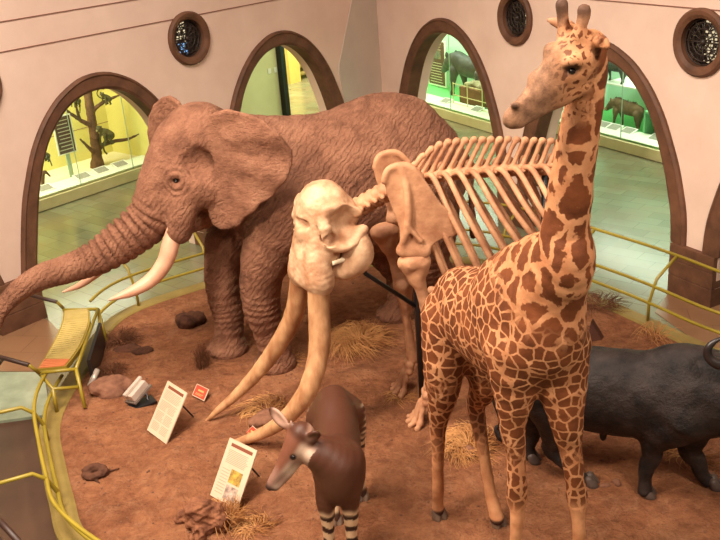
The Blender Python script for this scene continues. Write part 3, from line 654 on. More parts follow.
# legs
V.chain([(F(.45, .38, 2.15), .46), (F(.72, .42, 1.75), .37), (F(.93, .40, 1.35), .27), (F(1.0, .36, .9), .225), (F(.93, .33, .45), .19), (F(.90, .33, .22), .20), (F(.89, .33, .05), .225)], .12, 4)
V.chain([(F(.75, -.36, 2.1), .44), (F(1.05, -.38, 1.7), .34), (F(1.26, -.34, 1.3), .25), (F(1.34, -.32, .9), .215), (F(1.32, -.32, .45), .185), (F(1.35, -.32, .22), .195), (F(1.36, -.32, .05), .22)], .12, 4)
V.chain([(F(-1.04, .32, 1.95), .50), (F(-1.12, .40, 1.5), .39), (F(-1.12, .40, 1.05), .26), (F(-1.35, .36, .62), .19), (F(-1.38, .34, .25), .185), (F(-1.33, .34, .04), .215)], .12, 4)
V.chain([(F(-.98, -.34, 1.95), .50), (F(-.95, -.42, 1.5), .38), (F(-.78, -.38, 1.05), .25), (F(-.98, -.33, .62), .185), (F(-.97, -.31, .25), .18), (F(-.92, -.30, .04), .21)], .12, 4)
for f, l, g in ((.89, .33, 0), (1.36, -.32, 0), (-1.33, .34, 0), (-.92, -.30, 0)):
    V.ell(F(f + .03, l, .07), (.255, .235, .12), k=.06)
    for a in (-.9, -.45, 0, .45, .9): V.ell(F(f + .03 + .225 * math.cos(a), l + .205 * math.sin(a), .085), (.05, .05, .06), k=.015)
V.chain([(F(-1.6, 0, 2.35), .10), (F(-1.85, 0, 2.1), .055), (F(-1.9, 0, 1.6), .04), (F(-1.9, .02, 1.1), .045)], .06, 4)
# ears: outline taken on a plane that swings out from the head
def ear_poly(px, l0, l1, f0, f1):
    U = (F(f1, l1, 0) - F(f0, l0, 0)); U /= np.linalg.norm(U); Nn = np.cross(U, (0, 0, 1.)); O = F(f0, l0, 0); out = []
    for x, y in px:
        r = ray(x, y); t = ((O - O3) @ Nn) / (r @ Nn); q = O3 + r * t; out.append(((q - O) @ U, q[2]))
    return O, U, out
EP = [(203, 122), (214, 112), (232, 106), (250, 109), (268, 117), (284, 132), (294, 150), (295, 163), (291, 176), (281, 186), (277, 193), (264, 200), (259, 207), (250, 213), (243, 222), (232, 226), (222, 228), (214, 224), (210, 212), (208, 195), (207, 178), (205, 160), (203, 140)]
O_, U_, PO = ear_poly(EP, .44, .98, 1.36, .50)
def bend(u, v): return .05 + .09 * np.sin(np.clip(u, -.1, 1.2) * 2.9) + .020 * np.sin(14 * np.arctan2(v - 2.95, u + .25)) * np.clip(u * 1.6 - .2, 0, 1)
V.slab(O_, U_, (0, 0, 1.), PO, .026, bend, k=.035, round_=.02)
V.chain([(F(1.36, .38, 2.98), .15), (F(1.2, .50, 3.06), .08), (F(1.0, .58, 3.08), .05)], .1, 3)
PO2 = [(a * .72, b - .02) for a, b in PO]
V.slab(F(1.48, -.34, 0), F(2.0, -.90, 0) - F(1.48, -.34, 0), (0, 0, 1.), PO2, .026, lambda u, v: .08 * np.sin(np.clip(u, -.1, 1.2) * 2.9), k=.07, round_=.02)
for s_ in (1, -1): V.ell(F(1.50, .46 * s_, 2.74), (.15, .07, .13), k=.10, cut=True)
# eye sockets and mouth line
for s_ in (1, -1): V.ell(at(176, 181, .42) * [1, 1, 1] if s_ > 0 else F(1.74, -.42, 2.54), (.045, .045, .028), k=.03, cut=True)
V.floor(.0)
TP, _ = cat_rom([p for p, r in TR], [r for p, r in TR], 4); TP = np.array(TP)
def edisp(P, Nn):
    d = np.zeros(len(P)); dist, t = polyt(P, TP); w = smooth01(.42 - dist, 0, .1) * smooth01(t, .0, .02)
    tot = t.max(); per = .105 - .07 * smooth01(t, 0, 1.0)
    ph = 2 * PI * np.where(t < 1.0, t / .105 + .0 * t, 1.0 / .105 + (t - 1.0) / .06)
    up = smooth01(Nn[:, 2], -.5, .5)
    amp = .07 * (1 - smooth01(t, .75, 1.3)) * (.25 + .75 * up) + .007
    d += w * amp * (.12 - (1 - np.abs(np.sin(ph / 2 + .5 * vnoise(P, 3.0)))) ** 2.2)
    # front of the face above the trunk root
    q, l, z = (P - E.o) @ E.f, (P - E.o) @ E.l, P[:, 2]
    body = smooth01(-dist, -.6, -.3)
    d += .008 * vnoise(P, 5, 3) + .004 * vnoise(P, 13, 9)
    d -= .005 * (1 - np.abs(np.sin(26 * (q * .75 + z * .65) + 2.2 * vnoise(P, 1.7, 4)))) ** 3 * smooth01(-q, -1.1, -.7) * smooth01(z, 1.0, 1.5)
    # diagonal flank wrinkles, leg creases
    d += .0025 * np.sin(40 * (q * .55 + z * .8) + 3 * vnoise(P, 2.2)) * smooth01(-q, -1.0, -.6) * smooth01(z, 1.0, 1.5)
    d += .006 * np.sin(55 * z + 5 * vnoise(P, 3.0)) * (1 - smooth01(z, .9, 1.3)) * smooth01(z, .1, .2)
    # wrinkles round the eye
    for e in (at(176, 181, .42),):
        r = np.linalg.norm(P - e, axis=1); d += .010 * np.sin(r * 95) * smooth01(.26 - r, 0, .15) * smooth01(r, .04, .07)
    return d
ele = thing('elephant', 'huge brown mounted elephant with long tusks and trunk stretched out to the left', 'elephant', F(0, 0, 0))
def ecol(P):
    q, l, z = (P - E.o) @ E.f, (P - E.o) @ E.l, P[:, 2]; U = U_; Wn = np.cross(U, [0, 0, 1.]); d0 = P - O_; u, w_ = d0 @ U, d0 @ Wn
    onear = smooth01(.09 - np.abs(w_ - bend(u, z)), 0, .05) * smooth01(u, .05, .15) * smooth01(z, 1.9, 2.05)
    head = smooth01(q, 1.0, 1.2) * smooth01(z, 2.3, 2.4)
    wt = 1 - np.clip(.92 * onear + .6 * head, 0, 1)
    return {'ew': np.stack([wt, onear, wt * 0, wt * 0 + 1], 1)}
vmesh(V, 'body', M_ele, ele, disp=edisp, colf=ecol)
M_ivory = mottled('fresh_ivory', hexc(222, 172, 142), hexc(196, 140, 112), 4, .4, .4, .003, 12)
M_eye = new_mat('dark_glass_eye', hexc(24, 14, 10), .08, .7)
def tusk(name, pts, mat, parent, h=.014, disp=None):
    P = np.array([p for p, r in pts]); v = Vol(P.min(0) - .15, P.max(0) + .15, h); v.chain(pts, 0, 8); return vmesh(v, name, mat, parent, disp=disp)
tusk('tusk', [(at(176, 218, .30), .06), (at(171, 243, .36), .098), (at(165, 262, .38), .092), (at(152, 279, .40), .082), (at(133, 291, .43), .062), (at(109, 300, .46), .014)], M_ivory, ele)
tusk('tusk', [(F(1.76, -.34, 2.1), .085), (F(1.84, -.37, 1.85), .082), (at(130, 248, -.42), .078), (at(105, 266, -.46), .065), (at(82, 284, -.5), .042), (at(63, 292, -.52), .014)], M_ivory, ele)
for s_ in (1, -1):
    mb = MB(F(0, 0, 0)); c = at(176, 181, .40) if s_ > 0 else F(1.74, -.40, 2.54); mb.ball(c, .026); mb.build('eye', M_eye, ele, smooth=True)
# ------------------------------------------------------------------ elephant skeleton
S = Frame((.5, 8.49), (-1, 0)); F = S.F; at = S.at
M_bone = mottled('old_bone', hexc(206, 152, 114), hexc(158, 104, 74), 5, .6, .25, .006, 22)
M_bone2 = mottled('pale_skull_bone', hexc(222, 182, 146), hexc(164, 112, 78), 5.5, .55, .3, .006, 18)
M_tuskb = mottled('stained_ivory', hexc(208, 160, 116), hexc(146, 92, 58), 7, .4, .4, .004, 16, stretch=(1, 1, .3))
ske = thing('elephant_skeleton', 'elephant skeleton with pale skull and very long curved tusks on a black stand', 'skeleton', F(0, 0, 0))
def bone(name, fn, lo, hi, h=.014, mat=None, dm=0.0):
    v = Vol(lo, hi, h); fn(v)
    return vmesh(v, name, mat or M_bone, ske, disp=(lambda P, Nn: dm * vnoise(P, 22, 1)) if dm else None)
def bbox(pts, m): P = np.array(pts); return P.min(0) - m, P.max(0) + m
def cbone(name, chains, k=.02, h=.014, mat=None, m=.2, parent=None, n=4, dm=.003):
    allp = [p for c in chains for p, r in c]; lo, hi = bbox(allp, m); v = Vol(lo, hi, h)
    for c in chains: v.chain(c, k, n)
    return vmesh(v, name, mat or M_bone, parent or ske, disp=lambda P, Nn: dm * vnoise(P, 22, 1))
def SKT(P): Cc = KF(.24, 0, .36); return Cc + (np.array(P) - Cc) * np.array([.86, .86, .80])
def shrink(o):
    me = o.data; a = np.zeros(len(me.vertices) * 3, np.float32); me.vertices.foreach_get('co', a); w0 = np.array(wloc(o)); a = SKT(a.reshape(-1, 3) + w0) - w0; me.vertices.foreach_set('co', a.astype(np.float32).ravel()); me.update(); return o
# skull in its own frame, turned towards the hall
SK = Frame((0, 0), (-.85, -.53)); so = F(.58, -.08, 2.36); SKC = None
K = Frame((so[0], so[1]), (-.85, -.53)); zk = 2.36; KF = lambda a, b, c: K.F(a, b, zk + c)
v = Vol(so - [1.3, 1.3, 1.2], so + [.7, .9, .6], .013)
Rk = np.stack([K.f, K.l, [0, 0, 1]], 1)
v.ell(KF(.24, 0, .05), (.27, .29, .28), Rk, .03)
v.ell(KF(.30, 0, .20), (.20, .22, .17), Rk, .12)
v.ell(KF(.02, 0, -.08), (.15, .27, .20), Rk, .10)
v.chain([(KF(.34, 0, .05), .24), (KF(.46, 0, -.22), .19)], .1, 3)
for s_ in (1, -1):
    v.chain([(KF(.42, .10 * s_, -.05), .14), (KF(.50, .14 * s_, -.35), .125), (KF(.53, .17 * s_, -.60), .15), (KF(.53, .19 * s_, -.78), .178), (KF(.53, .19 * s_, -.86), .16)], .05, 4)
    v.chain([(KF(.30, .16 * s_, -.25), .17), (KF(.36, .16 * s_, -.46), .15), (KF(.30, .15 * s_, -.56), .09)], .08, 3)
    v.chain([(KF(.44, .30 * s_, -.12), .060), (KF(.46, .33 * s_, -.27), .055), (KF(.34, .36 * s_, -.38), .05), (KF(.16, .38 * s_, -.37), .045), (KF(-.02, .34 * s_, -.24), .06)], .04, 4)   # cheek arch
    v.chain([(KF(.44, .22 * s_, .06), .09), (KF(.46, .31 * s_, -.08), .06)], .06, 2)
    v.chain([(KF(.40, .26 * s_, .12), .07), (KF(.22, .31 * s_, .12), .05), (KF(.02, .31 * s_, -.02), .06)], .06, 3)
    v.ell(KF(.18, .38 * s_, -.06), (.18, .11, .20), Rk, .04, cut=True)          # temporal hollow
    v.ell(KF(.42, .33 * s_, -.24), (.085, .12, .085), Rk, .03, cut=True)         # eye socket
    v.ell(KF(.12, .27 * s_, -.34), (.20, .11, .16), Rk, .06)
    v.ell(KF(.30, .38 * s_, -.60), (.15, .16, .05), Rk, .02, cut=True)
v.ell(KF(.62, 0, -.08), (.13, .17, .06), Rk, .03, cut=True)                      # nose opening
v.ell(KF(.74, 0, -.60), (.10, .05, .30), Rk, .06, cut=True)                      # groove between the tusk sockets
v.ell(KF(-.18, 0, .12), (.07, .08, .12), Rk, .04, cut=True)
for s_ in (1, -1): v.ell(KF(-.14, .07 * s_, -.12), (.07, .05, .08), Rk, .02)
v.chain([(KF(.44, 0, -.25), .13), (KF(.54, 0, -.55), .14), (KF(.56, 0, -.80), .155)], .08, 3)
skull = shrink(vmesh(v, 'skull', M_bone2, ske, disp=lambda P, Nn: .006 * vnoise(P, 9) + .003 * vnoise(P, 26)))
# lower jaw with molars
v = Vol(so - [.9, .9, 1.1], so + [.5, .7, .2], .013)
for s_ in (1, -1):
    v.chain([(KF(.06, .29 * s_, -.30), .10), (KF(.04, .28 * s_, -.44), .17), (KF(.05, .26 * s_, -.60), .20), (KF(.16, .23 * s_, -.72), .16), (KF(.30, .13 * s_, -.76), .10), (KF(.44, .04 * s_, -.80), .06)], .04, 4)
shrink(vmesh(v, 'lower_jaw', M_bone2, ske, disp=lambda P, Nn: .004 * vnoise(P, 14)))
M_tooth = new_mat('tooth_enamel', hexc(240, 222, 190), .35, .4)
for s_ in (1, -1):
    t = MB(F(0, 0, 0))
    t.tube([KF(.20 + k * .022, .295 * s_, -.575 + .004 * (k % 2)) for k in range(10)], [.026 + .008 * (k % 2) for k in range(10)], 8)
    shrink(t.build('molar_row', M_tooth, ske, smooth=True))
# tusks
b0 = SKT(KF(.53, .19, -.80)); b1 = SKT(KF(.53, -.19, -.80))
TN = [(b0 + [0, 0, .1], .11), (at(319, 308, .36), .112), (at(319, 350, .50), .108), (at(309, 387, .62), .098), (at(290, 414, .62), .086), (at(265, 432, .56), .064), (G(232, 444, .035), .034), (G(222, 448, .035), .012)]
TF = [(b1 + [0, 0, .1], .10), (at(296, 307, -.05), .105), (at(284, 335, -.12), .098), (at(262, 367, -.2), .084), (at(237, 394, -.2), .058), (at(216, 412, -.15), .036), (at(206, 421, -.14), .012)]
for T in (TN, TF):
    P = np.array([p for p, r in T]); vv = Vol(P.min(0) - .2, P.max(0) + .2, .016); vv.chain(T, 0, 8); vmesh(vv, 'tusk', M_tuskb, ske, disp=lambda P, Nn: .003 * vnoise(P, 14))
# spine
zsp = 2.70
def vert(f, l, z, r, sp, lean, tw, fdir=(1, 0)):
    c = F(f, l, z); ch = [[(c + S.f * .035, r), (c - S.f * .035, r)]]
    if sp > 0: ch.append([(c + [0, 0, r * .6], .028), (F(f - lean * .5, l, z + sp * .55), .024), (F(f - lean, l, z + sp), .029), (F(f - lean - .02, l, z + sp + .008), .034)])
    for s_ in (1, -1): ch.append([(c, .035), (F(f - .01, l + tw * s_, z + .02), .024)])
    return ch
for k in range(6):
    t = k / 5; cbone('neck_vertebra', vert(.52 - .36 * t, -.06 + .06 * t, 2.36 + .20 * t, .085, .10, .02, .15), .015, .012)
NT = 19
for k in range(NT):
    t = k / (NT - 1); f = .10 - 1.62 * t; sp = .14 + .36 * math.sin(min(t * 5 + .4, 1.57)) * (1 - .38 * t)
    cbone('vertebra', vert(f, 0, zsp - .10 * (1 - t) ** 4 - .06 * t * t, .06, sp * .72, .20 - .12 * t, .10), .015, .012)
for k in range(4):
    cbone('vertebra', vert(-1.58 - .07 * k, 0, 2.62 - .02 * k, .06, .1, .04, .12), .015, .012)
# ribs
for k in range(12):
    t = k / 11; f = .06 - 1.50 * t; sw = (.38 + .55 * t) * 1.0; sw = min(sw, f + 1.50); W_ = .30 + .20 * math.sin(min(1, t * 2.2) * 1.5); dn = 1.25 - .55 * max(0, t - .3)
    for s_ in (1, -1):
        pts = [(F(f, .05 * s_, zsp + .0), .030), (F(f - .06, .22 * s_, zsp + .02), .029), (F(f - .10 - sw * .15, (W_ + .06) * s_, zsp - .20 * dn), .027), (F(f - .12 - sw * .45, (W_ + .14) * s_, zsp - .50 * dn), .028), (F(f - .14 - sw * .75, (W_ + .10) * s_, zsp - .82 * dn), .03), (F(f - .14 - sw, (W_ - .06) * s_, zsp - 1.08 * dn), .032)]
        P, R_ = cat_rom([p for p, r in pts], [r for p, r in pts], 6)
        mb = MB(F(0, 0, 0)); mb.tube(P, R_, 8); mb.build('rib', M_bone, ske, smooth=True)
cbone('breastbone', [[(F(-.22, 0, 1.45), .045), (F(-.4, 0, 1.38), .06), (F(-.9, 0, 1.45), .05)]])
# shoulder blades
SP = [(384, 181), (386, 173), (391, 167), (398, 164.5), (406, 164), (414, 167), (421, 174), (427, 182), (434, 193), (441, 203), (452, 212), (459, 221), (464, 231), (453, 236), (443, 237), (435, 241), (430, 246), (427, 254), (418, 257), (408, 255), (402, 248), (400, 238), (399, 227), (396, 218), (392, 208), (387, 195)]
def plane_poly(px, l): return [(lambda q: (q[0], q[2]))(S.loc(at(x, y, l))) for x, y in px]
for s_ in (1, -1):
    pp = plane_poly(SP, .45); 
    if s_ < 0: pp = [(a + .07, b - .12) for a, b in pp]
    lo, hi = bbox([F(a, .45 * s_, b) for a, b in pp], .2); v = Vol(lo, hi, .012)
    v.slab(F(0, .45 * s_, 0), S.f, (0, 0, 1.), pp, .020, lambda u, w_: -s_ * (.04 * np.sin((u + .5) * 5)), k=.02, round_=.014)
    rd = plane_poly([(402, 170), (406, 185), (408, 205), (407, 225), (403, 240), (401, 250)], .45); dx = .05 if s_ < 0 else 0
    v.chain([(F(a + dx, (.465 + .055 * math.sin(i / 5 * PI)) * s_, b), .034) for i, (a, b) in enumerate([(a, b - (.12 if s_ < 0 else 0)) for a, b in rd])], .03, 4)
    ac = plane_poly([(407, 222), (413, 230), (420, 238)], .45); v.chain([(F(a + dx, (.53) * s_, b), .022) for a, b in ac], .03, 3)
    rm = plane_poly([(384, 181), (388, 170), (398, 165.5), (409, 166), (421, 176)], .45); v.chain([(F(a + dx, .45 * s_, b), .032) for a, b in [(a, b - (.12 if s_ < 0 else 0)) for a, b in rm]], .03, 4)
    gl = plane_poly([(404, 250), (424, 250)], .45); v.chain([(F(a + dx, .45 * s_, b), .07) for a, b in gl], .05, 2)
    vmesh(v, 'shoulder_blade', M_bone, ske, disp=lambda P, Nn: .0015 * vnoise(P, 16))
# fore legs
for s_, df in ((1, 0), (-1, .06)):
    if s_ > 0: hh = at(414, 262, .45); el = at(430, 322, .42)
    else: hh = at(385, 232, -.42); el = at(401, 285, -.42)
    elf = S.loc(el); hf = S.loc(hh); wr = F(elf[0] + .03 if s_ > 0 else .13, .42 * s_, .48); ft = G(430, 422) if s_ > 0 else G(413, 390)
    ftl = S.loc(ft)
    cbone('upper_arm_bone', [[(hh + S.f * .03, .10), (hh - S.f * .07, .095), (hh + (el - hh) * .25, .078), (hh + (el - hh) * .5, .058), (hh + (el - hh) * .8, .066), (el, .085)], [(hh + S.f * .10, .06), (hh + (el - hh) * .3 + S.f * .05, .04)], [(el + S.l * .06, .06), (el - S.l * .06, .06)]], .05, m=.3)
    w0 = F(ftl[0] - .02, ftl[1], .42)
    cbone('forearm_bone', [[(el - [0, 0, .05], .075), (el + (w0 - el) * .3, .052), (el + (w0 - el) * .7, .052), (w0, .075)], [(el - S.f * .09 + [0, 0, .06], .05), (el + (w0 - el) * .35 - S.f * .03, .035)]], .04, m=.3)
    wb = cbone('wrist_bones', [[(F(ftl[0] + .02, ftl[1] + .05, .36), .055), (F(ftl[0] + .02, ftl[1] - .05, .36), .055)], [(F(ftl[0] + .03, ftl[1] + .06, .28), .05), (F(ftl[0] + .03, ftl[1] - .06, .28), .05)]], .02, m=.2)
    for j, a in enumerate((-.95, -.45, 0, .45, .95)):
        d_ = S.f * math.cos(a) + S.l * math.sin(a); o_ = F(ftl[0] + .03, ftl[1], 0)
        cbone('toe', [[(o_ + d_ * .06 + [0, 0, .25], .036), (o_ + d_ * .12 + [0, 0, .12], .028), (o_ + d_ * .15 + [0, 0, .06], .036)], [(o_ + d_ * .15 + [0, 0, .06], .038), (o_ + d_ * .18 + [0, 0, .04], .03), (o_ + d_ * .205 + [0, 0, .032], .032)]], .015, .011, m=.12, parent=wb)
# hips and hind legs (behind the giraffe)
cbone('pelvis', [[(F(-1.62, 0, 2.5), .10), (F(-1.6, .2, 2.52), .08), (F(-1.52, .45, 2.42), .10), (F(-1.56, .5, 2.1), .06)], [(F(-1.62, 0, 2.5), .10), (F(-1.6, -.2, 2.52), .08), (F(-1.52, -.45, 2.42), .10), (F(-1.56, -.5, 2.1), .06)], [(F(-1.64, .15, 2.4), .09), (F(-1.7, .28, 2.05), .09), (F(-1.72, .1, 1.8), .06), (F(-1.72, -.1, 1.8), .06), (F(-1.7, -.28, 2.05), .09), (F(-1.64, -.15, 2.4), .09)]], .05, .016, m=.25)
for s_, df in ((1, -.02), (-1, .04)):
    hp, kn, an = F(-1.68, .30 * s_, 2.0), F(-1.52 + df, .32 * s_, 1.12), F(-1.62 + df, .31 * s_, .34)
    cbone('thigh_bone', [[(hp, .09), (hp + (kn - hp) * .3, .055), (hp + (kn - hp) * .7, .055), (kn, .085)]], .04, m=.2)
    wb = cbone('shin_bone', [[(kn - [0, 0, .08], .075), (kn + (an - kn) * .4, .045), (an, .06)]], .04, m=.2)
    for j, a in enumerate((-.8, -.3, .3, .8)):
        d_ = S.f * math.cos(a) + S.l * math.sin(a); o_ = F(-1.62 + df, .31 * s_, 0)
        cbone('toe', [[(o_ + d_ * .04 + [0, 0, .26], .045), (o_ + d_ * .12 + [0, 0, .10], .032), (o_ + d_ * .2 + [0, 0, .04], .032)]], .015, .012, m=.12, parent=wb)
M_blk = new_mat('black_steel', hexc(26, 24, 26), .35, .5)
g0 = G(424, 402); 
for nm, pts, r in (('support_post', [np.array([g0[0], g0[1], .0]), np.array([g0[0], g0[1] , 2.66])], .052), ('support_post', [F(-1.40, 0, 0), F(-1.40, 0, 2.62)], .042),
                   ('support_rod', [SKT(KF(.10, 0, -.50)), at(366, 274, 0), np.array([g0[0], g0[1], 1.16])], .024)):
    mb = MB(F(0, 0, 0)); mb.tube(pts, r, 10); mb.build(nm, M_blk, ske, smooth=True)
# ------------------------------------------------------------------ giraffe
GI = Frame((1.01, 6.0), (.365, -.931)); F = GI.F; at = GI.at
NB = at(600, 50, 0); HY = NB[1]
hd = lambda x, y, dy=0.0: AY(x, y, HY + dy)
m = new_mat('giraffe_coat', (1, 1, 1, 1), .7, .25); n = N(m); co0 = n.coord('Object')
nz = n.n('ShaderNodeTexNoise', Scale=6.0); nz.inputs['Detail'].default_value = 3; n.l(co0, nz.inputs[0])
sub = n.n('ShaderNodeVectorMath'); sub.operation = 'MULTIPLY_ADD'; n.l(nz.outputs[1], sub.inputs[0]); sub.inputs[1].default_value = (.13, .13, .13); n.l(co0, sub.inputs[2]); co = sub.outputs[0]
nz2 = n.n('ShaderNodeTexNoise', Scale=26.0); n.l(co0, nz2.inputs[0])
sub2 = n.n('ShaderNodeVectorMath'); sub2.operation = 'MULTIPLY_ADD'; n.l(nz2.outputs[1], sub2.inputs[0]); sub2.inputs[1].default_value = (.045, .045, .045); n.l(co, sub2.inputs[2]); co_w = sub2.outputs[0]
sub3 = n.n('ShaderNodeVectorMath'); sub3.operation = 'MULTIPLY_ADD'; n.l(nz2.outputs[1], sub3.inputs[0]); sub3.inputs[1].default_value = (.022, .022, .022); n.l(co0, sub3.inputs[2]); co_b = sub3.outputs[0]
def patches(scale, t0, t1, st=(1, 1, 1), co=None, rnd_=.85):
    co = co or co_w
    mp = n.n('ShaderNodeMapping'); mp.inputs['Scale'].default_value = st; n.l(co, mp.inputs[0])
    v = n.n('ShaderNodeTexVoronoi'); v.feature = 'DISTANCE_TO_EDGE'; v.inputs['Scale'].default_value = scale; v.inputs['Randomness'].default_value = rnd_; n.l(mp.outputs[0], v.inputs[0])
    return n.ramp(v.outputs[0], [(t0, (0, 0, 0, 1)), (t1, (1, 1, 1, 1))])
body, neck, small, leg = patches(10.8, .055, .09, (1, 1, 1), co_b, .75), patches(5.4, .085, .12, (1.15, 1.15, .8)), patches(20, .16, .23), patches(13, .08, .12, (1, 1, .8), co_b, .85)
pa = n.attr('pa'); sp = n.n('ShaderNodeSeparateColor'); n.l(pa.outputs[0], sp.inputs[0])
pb = n.attr('pb'); sb = n.n('ShaderNodeSeparateColor'); n.l(pb.outputs[0], sb.inputs[0])
pat = n.mix(sp.outputs[0], body, neck); pat = n.mix(sp.outputs[2], pat, small); pat = n.mix(sb.outputs[2], pat, leg)
pat = n.math('MULTIPLY', pat, sp.outputs[1])
dark = n.ramp(n.noise(co0, 5, 6, .65), [(.3, hexc(84, 42, 20)), (.7, hexc(124, 66, 34))])
lite = n.ramp(n.noise(co0, 7, 6, .6), [(.3, hexc(172, 110, 72)), (.7, hexc(200, 142, 100))])
c = n.mix(pat, lite, dark); c = n.mix(sb.outputs[1], c, n.ramp(n.noise(co0, 14, 6, .7), [(.3, hexc(88, 60, 46)), (.7, hexc(178, 130, 98))])); c = n.mix(sb.outputs[0], c, hexc(70, 46, 36)); n.color(c)
b_ = n.bump(n.noise(co0, 120, 3, .6), .003, .7); n.bump(n.noise(co0, 9, 5, .6), .012, .5, b_); M_gir = m
V = Vol((-.1, 4.3, -.03), (2.1, 7.7, 4.85), .013)
L = GI.l
V.chain([(F(-.67, 0, 2.12), .25), (F(-.54, 0, 2.18), .33), (F(-.30, 0, 2.20), .39), (F(.05, 0, 2.27), .43), (F(.32, 0, 2.42), .45), (F(.48, 0, 2.52), .40)], .1, 4, sq=(L, .70))
V.chain([(F(.3, 0, 2.55), .40), (F(.48, 0, 2.80), .30), (F(.62, 0, 2.98), .20)], .12, 3, sq=(L, .7))
V.ell(F(.58, 0, 2.45), (.24, .24, .36), np.stack([GI.f, GI.l, [0, 0, 1]], 1), .12)
V.chain([(F(.50, 0, 2.65), .29), (at(564, 262, 0), .21), (at(565, 235, 0), .168), (at(568, 208, 0), .150), (at(572, 180, 0), .140), (at(576, 152, 0), .130), (at(581, 122, 0), .121), (at(587, 95, 0), .110), (at(592, 70, 0), .092), (at(590, 54, 0), .078)], .08, 4, sq=(L, .9))
# hind legs
V.chain([(F(-.66, -.08, 2.05), .24), (at(444, 370, -.17), .17), (at(442, 398, -.19), .125), (at(438, 425, -.20), .078), (at(438, 448, -.2), .056), (at(438, 480, -.2), .050), (at(438, 500, -.2), .052), (at(438, 512, -.2), .062)], .08, 4)
V.chain([(F(-.64, .14, 2.0), .27), (at(486, 380, .2), .15), (at(476, 402, .2), .09), (at(479, 425, .2), .066), (at(484, 455, .2), .050), (at(490, 490, .2), .053), (at(495, 510, .2), .062), (at(497, 518, .2), .064)], .08, 4)
# fore legs
kR, kL = G(517, 498, 1.08), G(577, 498, 1.08)
fR, fL = F(.50, -.19, 0), F(.70, .19, 0)
V.chain([(F(.46, -.14, 2.3), .24), (AY(513, 418, 5.48), .105), (AY(515, 450, 5.47), .078), (AY(517, 478, 5.45), .068), (kR, .078), (AY(517, 512, 5.44), .055), (AY(516, 540, 5.42), .046), (fR + [0, 0, .45], .045), (fR + [0, 0, .2], .06), (fR + [0, 0, .1], .065)], .08, 4)
V.chain([(F(.56, .12, 2.3), .23), (AY(566, 418, 5.42), .125), (AY(570, 445, 5.41), .088), (AY(574, 475, 5.39), .070), (kL, .078), (AY(578, 512, 5.38), .055), (AY(579, 540, 5.36), .046), (fL + [0, 0, .45], .045), (fL + [0, 0, .2], .06), (fL + [0, 0, .1], .065)], .08, 4)
# head
hq = (np.array([.1, 1, 0]), .82)
V.chain([(hd(589, 48), .105), (hd(581, 55), .132), (hd(568, 66), .134), (hd(552, 82), .104), (hd(537, 96), .080), (hd(524, 108), .064), (hd(515, 116), .058), (hd(511, 121), .046)], .05, 4, sq=hq)
V.chain([(hd(578, 84), .07), (hd(556, 100), .052), (hd(535, 113), .040), (hd(520, 122), .036)], .04, 3, sq=hq)       # lower jaw
V.ell(hd(549, 49, .03), (.026, .03, .026), k=.06); V.ell(hd(533, 77, .02), (.024, .03, .024), k=.06)                    # brow bumps
for (b, t, dy) in (((565, 34), (562, 8), .07), ((579, 34), (584, 14), -.05)):
    V.chain([(hd(*b, dy), .044), (hd((b[0] + t[0]) / 2, (b[1] + t[1]) / 2, dy), .034), (hd(*t, dy), .036), (hd(t[0], t[1] - 3, dy), .038)], .04, 3)
V.chain([(hd(566, 64, -.105), .020), (hd(575, 61, -.115), .034), (hd(584, 60, -.10), .026)], .03, 2)                                               # upper lid
V.ell(hd(572, 71, -.12), (.04, .03, .022), k=.02, cut=True)
V.ell(hd(515, 105, -.05), (.028, .03, .02), k=.03); V.ell(hd(514, 106, -.082), (.017, .03, .009), k=.008, cut=True)
V.chain([(hd(505, 120, -.045), .010), (hd(514, 120, -.062), .010), (hd(526, 115, -.070), .010), (hd(540, 108, -.08), .007)], .01, 2, cut=True)
V.chain([(hd(597, 40, -.08), .030), (hd(602, 42, -.13), .036), (hd(608, 48, -.17), .012)], .03, 3)                    # near ear
V.ell(hd(602, 43, -.165), (.014, .02, .03), k=.01, cut=True)
V.chain([(hd(578, 32, .09), .03), (hd(563, 24, .17), .034), (hd(548, 20, .24), .010)], .03, 3)                        # far ear
V.floor(.06)
def gcol(P):
    q, l, z = (P - GI.o) @ GI.f, (P - GI.o) @ GI.l, P[:, 2]
    hx = np.linalg.norm(P - hd(575, 62), axis=1); headw = smooth01(z, 3.95, 4.05) * smooth01(-P[:, 0], -NB[0] + .0, -NB[0] + .12)
    neckw = smooth01(z + .6 * (q - .6), 2.55, 2.8) * (1 - headw)
    st = smooth01(z, .95, 1.15)                                   # legs plain below the knee
    st = np.where(q < 0, smooth01(z, .35, 1.2), st)
    mz = smooth01(-P[:, 0], -hd(556, 80)[0], -hd(528, 100)[0]) * headw
    a = np.stack([neckw, st * (1 - mz), headw, np.ones(len(P))], 1)
    legw = 1 - smooth01(z, 1.35, 1.65)
    horn = smooth01(z, hd(570, 30)[2], hd(570, 20)[2])
    face = headw * smooth01(-P[:, 0], -hd(575, 60)[0], -hd(545, 60)[0])
    hoof = 1 - smooth01(z, .10, .12); 
    rr = np.linalg.norm(P - hd(573, 69, -.11), axis=1); hoof = np.maximum(hoof, .8 * smooth01(.05 - rr, 0, .02))
    hoof = np.maximum(hoof, .8 * horn * smooth01(z, hd(570, 20)[2], hd(570, 10)[2]))
    rn = np.linalg.norm(P - hd(514, 106, -.07), axis=1); hoof = np.maximum(hoof, .8 * smooth01(.025 - rn, 0, .012))
    b = np.stack([hoof, np.clip(face * .75 + horn * .7 + mz * .4, 0, 1), legw * (1 - headw), np.ones(len(P))], 1)
    a[:, 1] *= (1 - horn)
    return {'pa': a, 'pb': b}
gir = thing('giraffe', 'tall spotted mounted giraffe in front with its head turned to the left', 'giraffe', F(0, 0, 0))
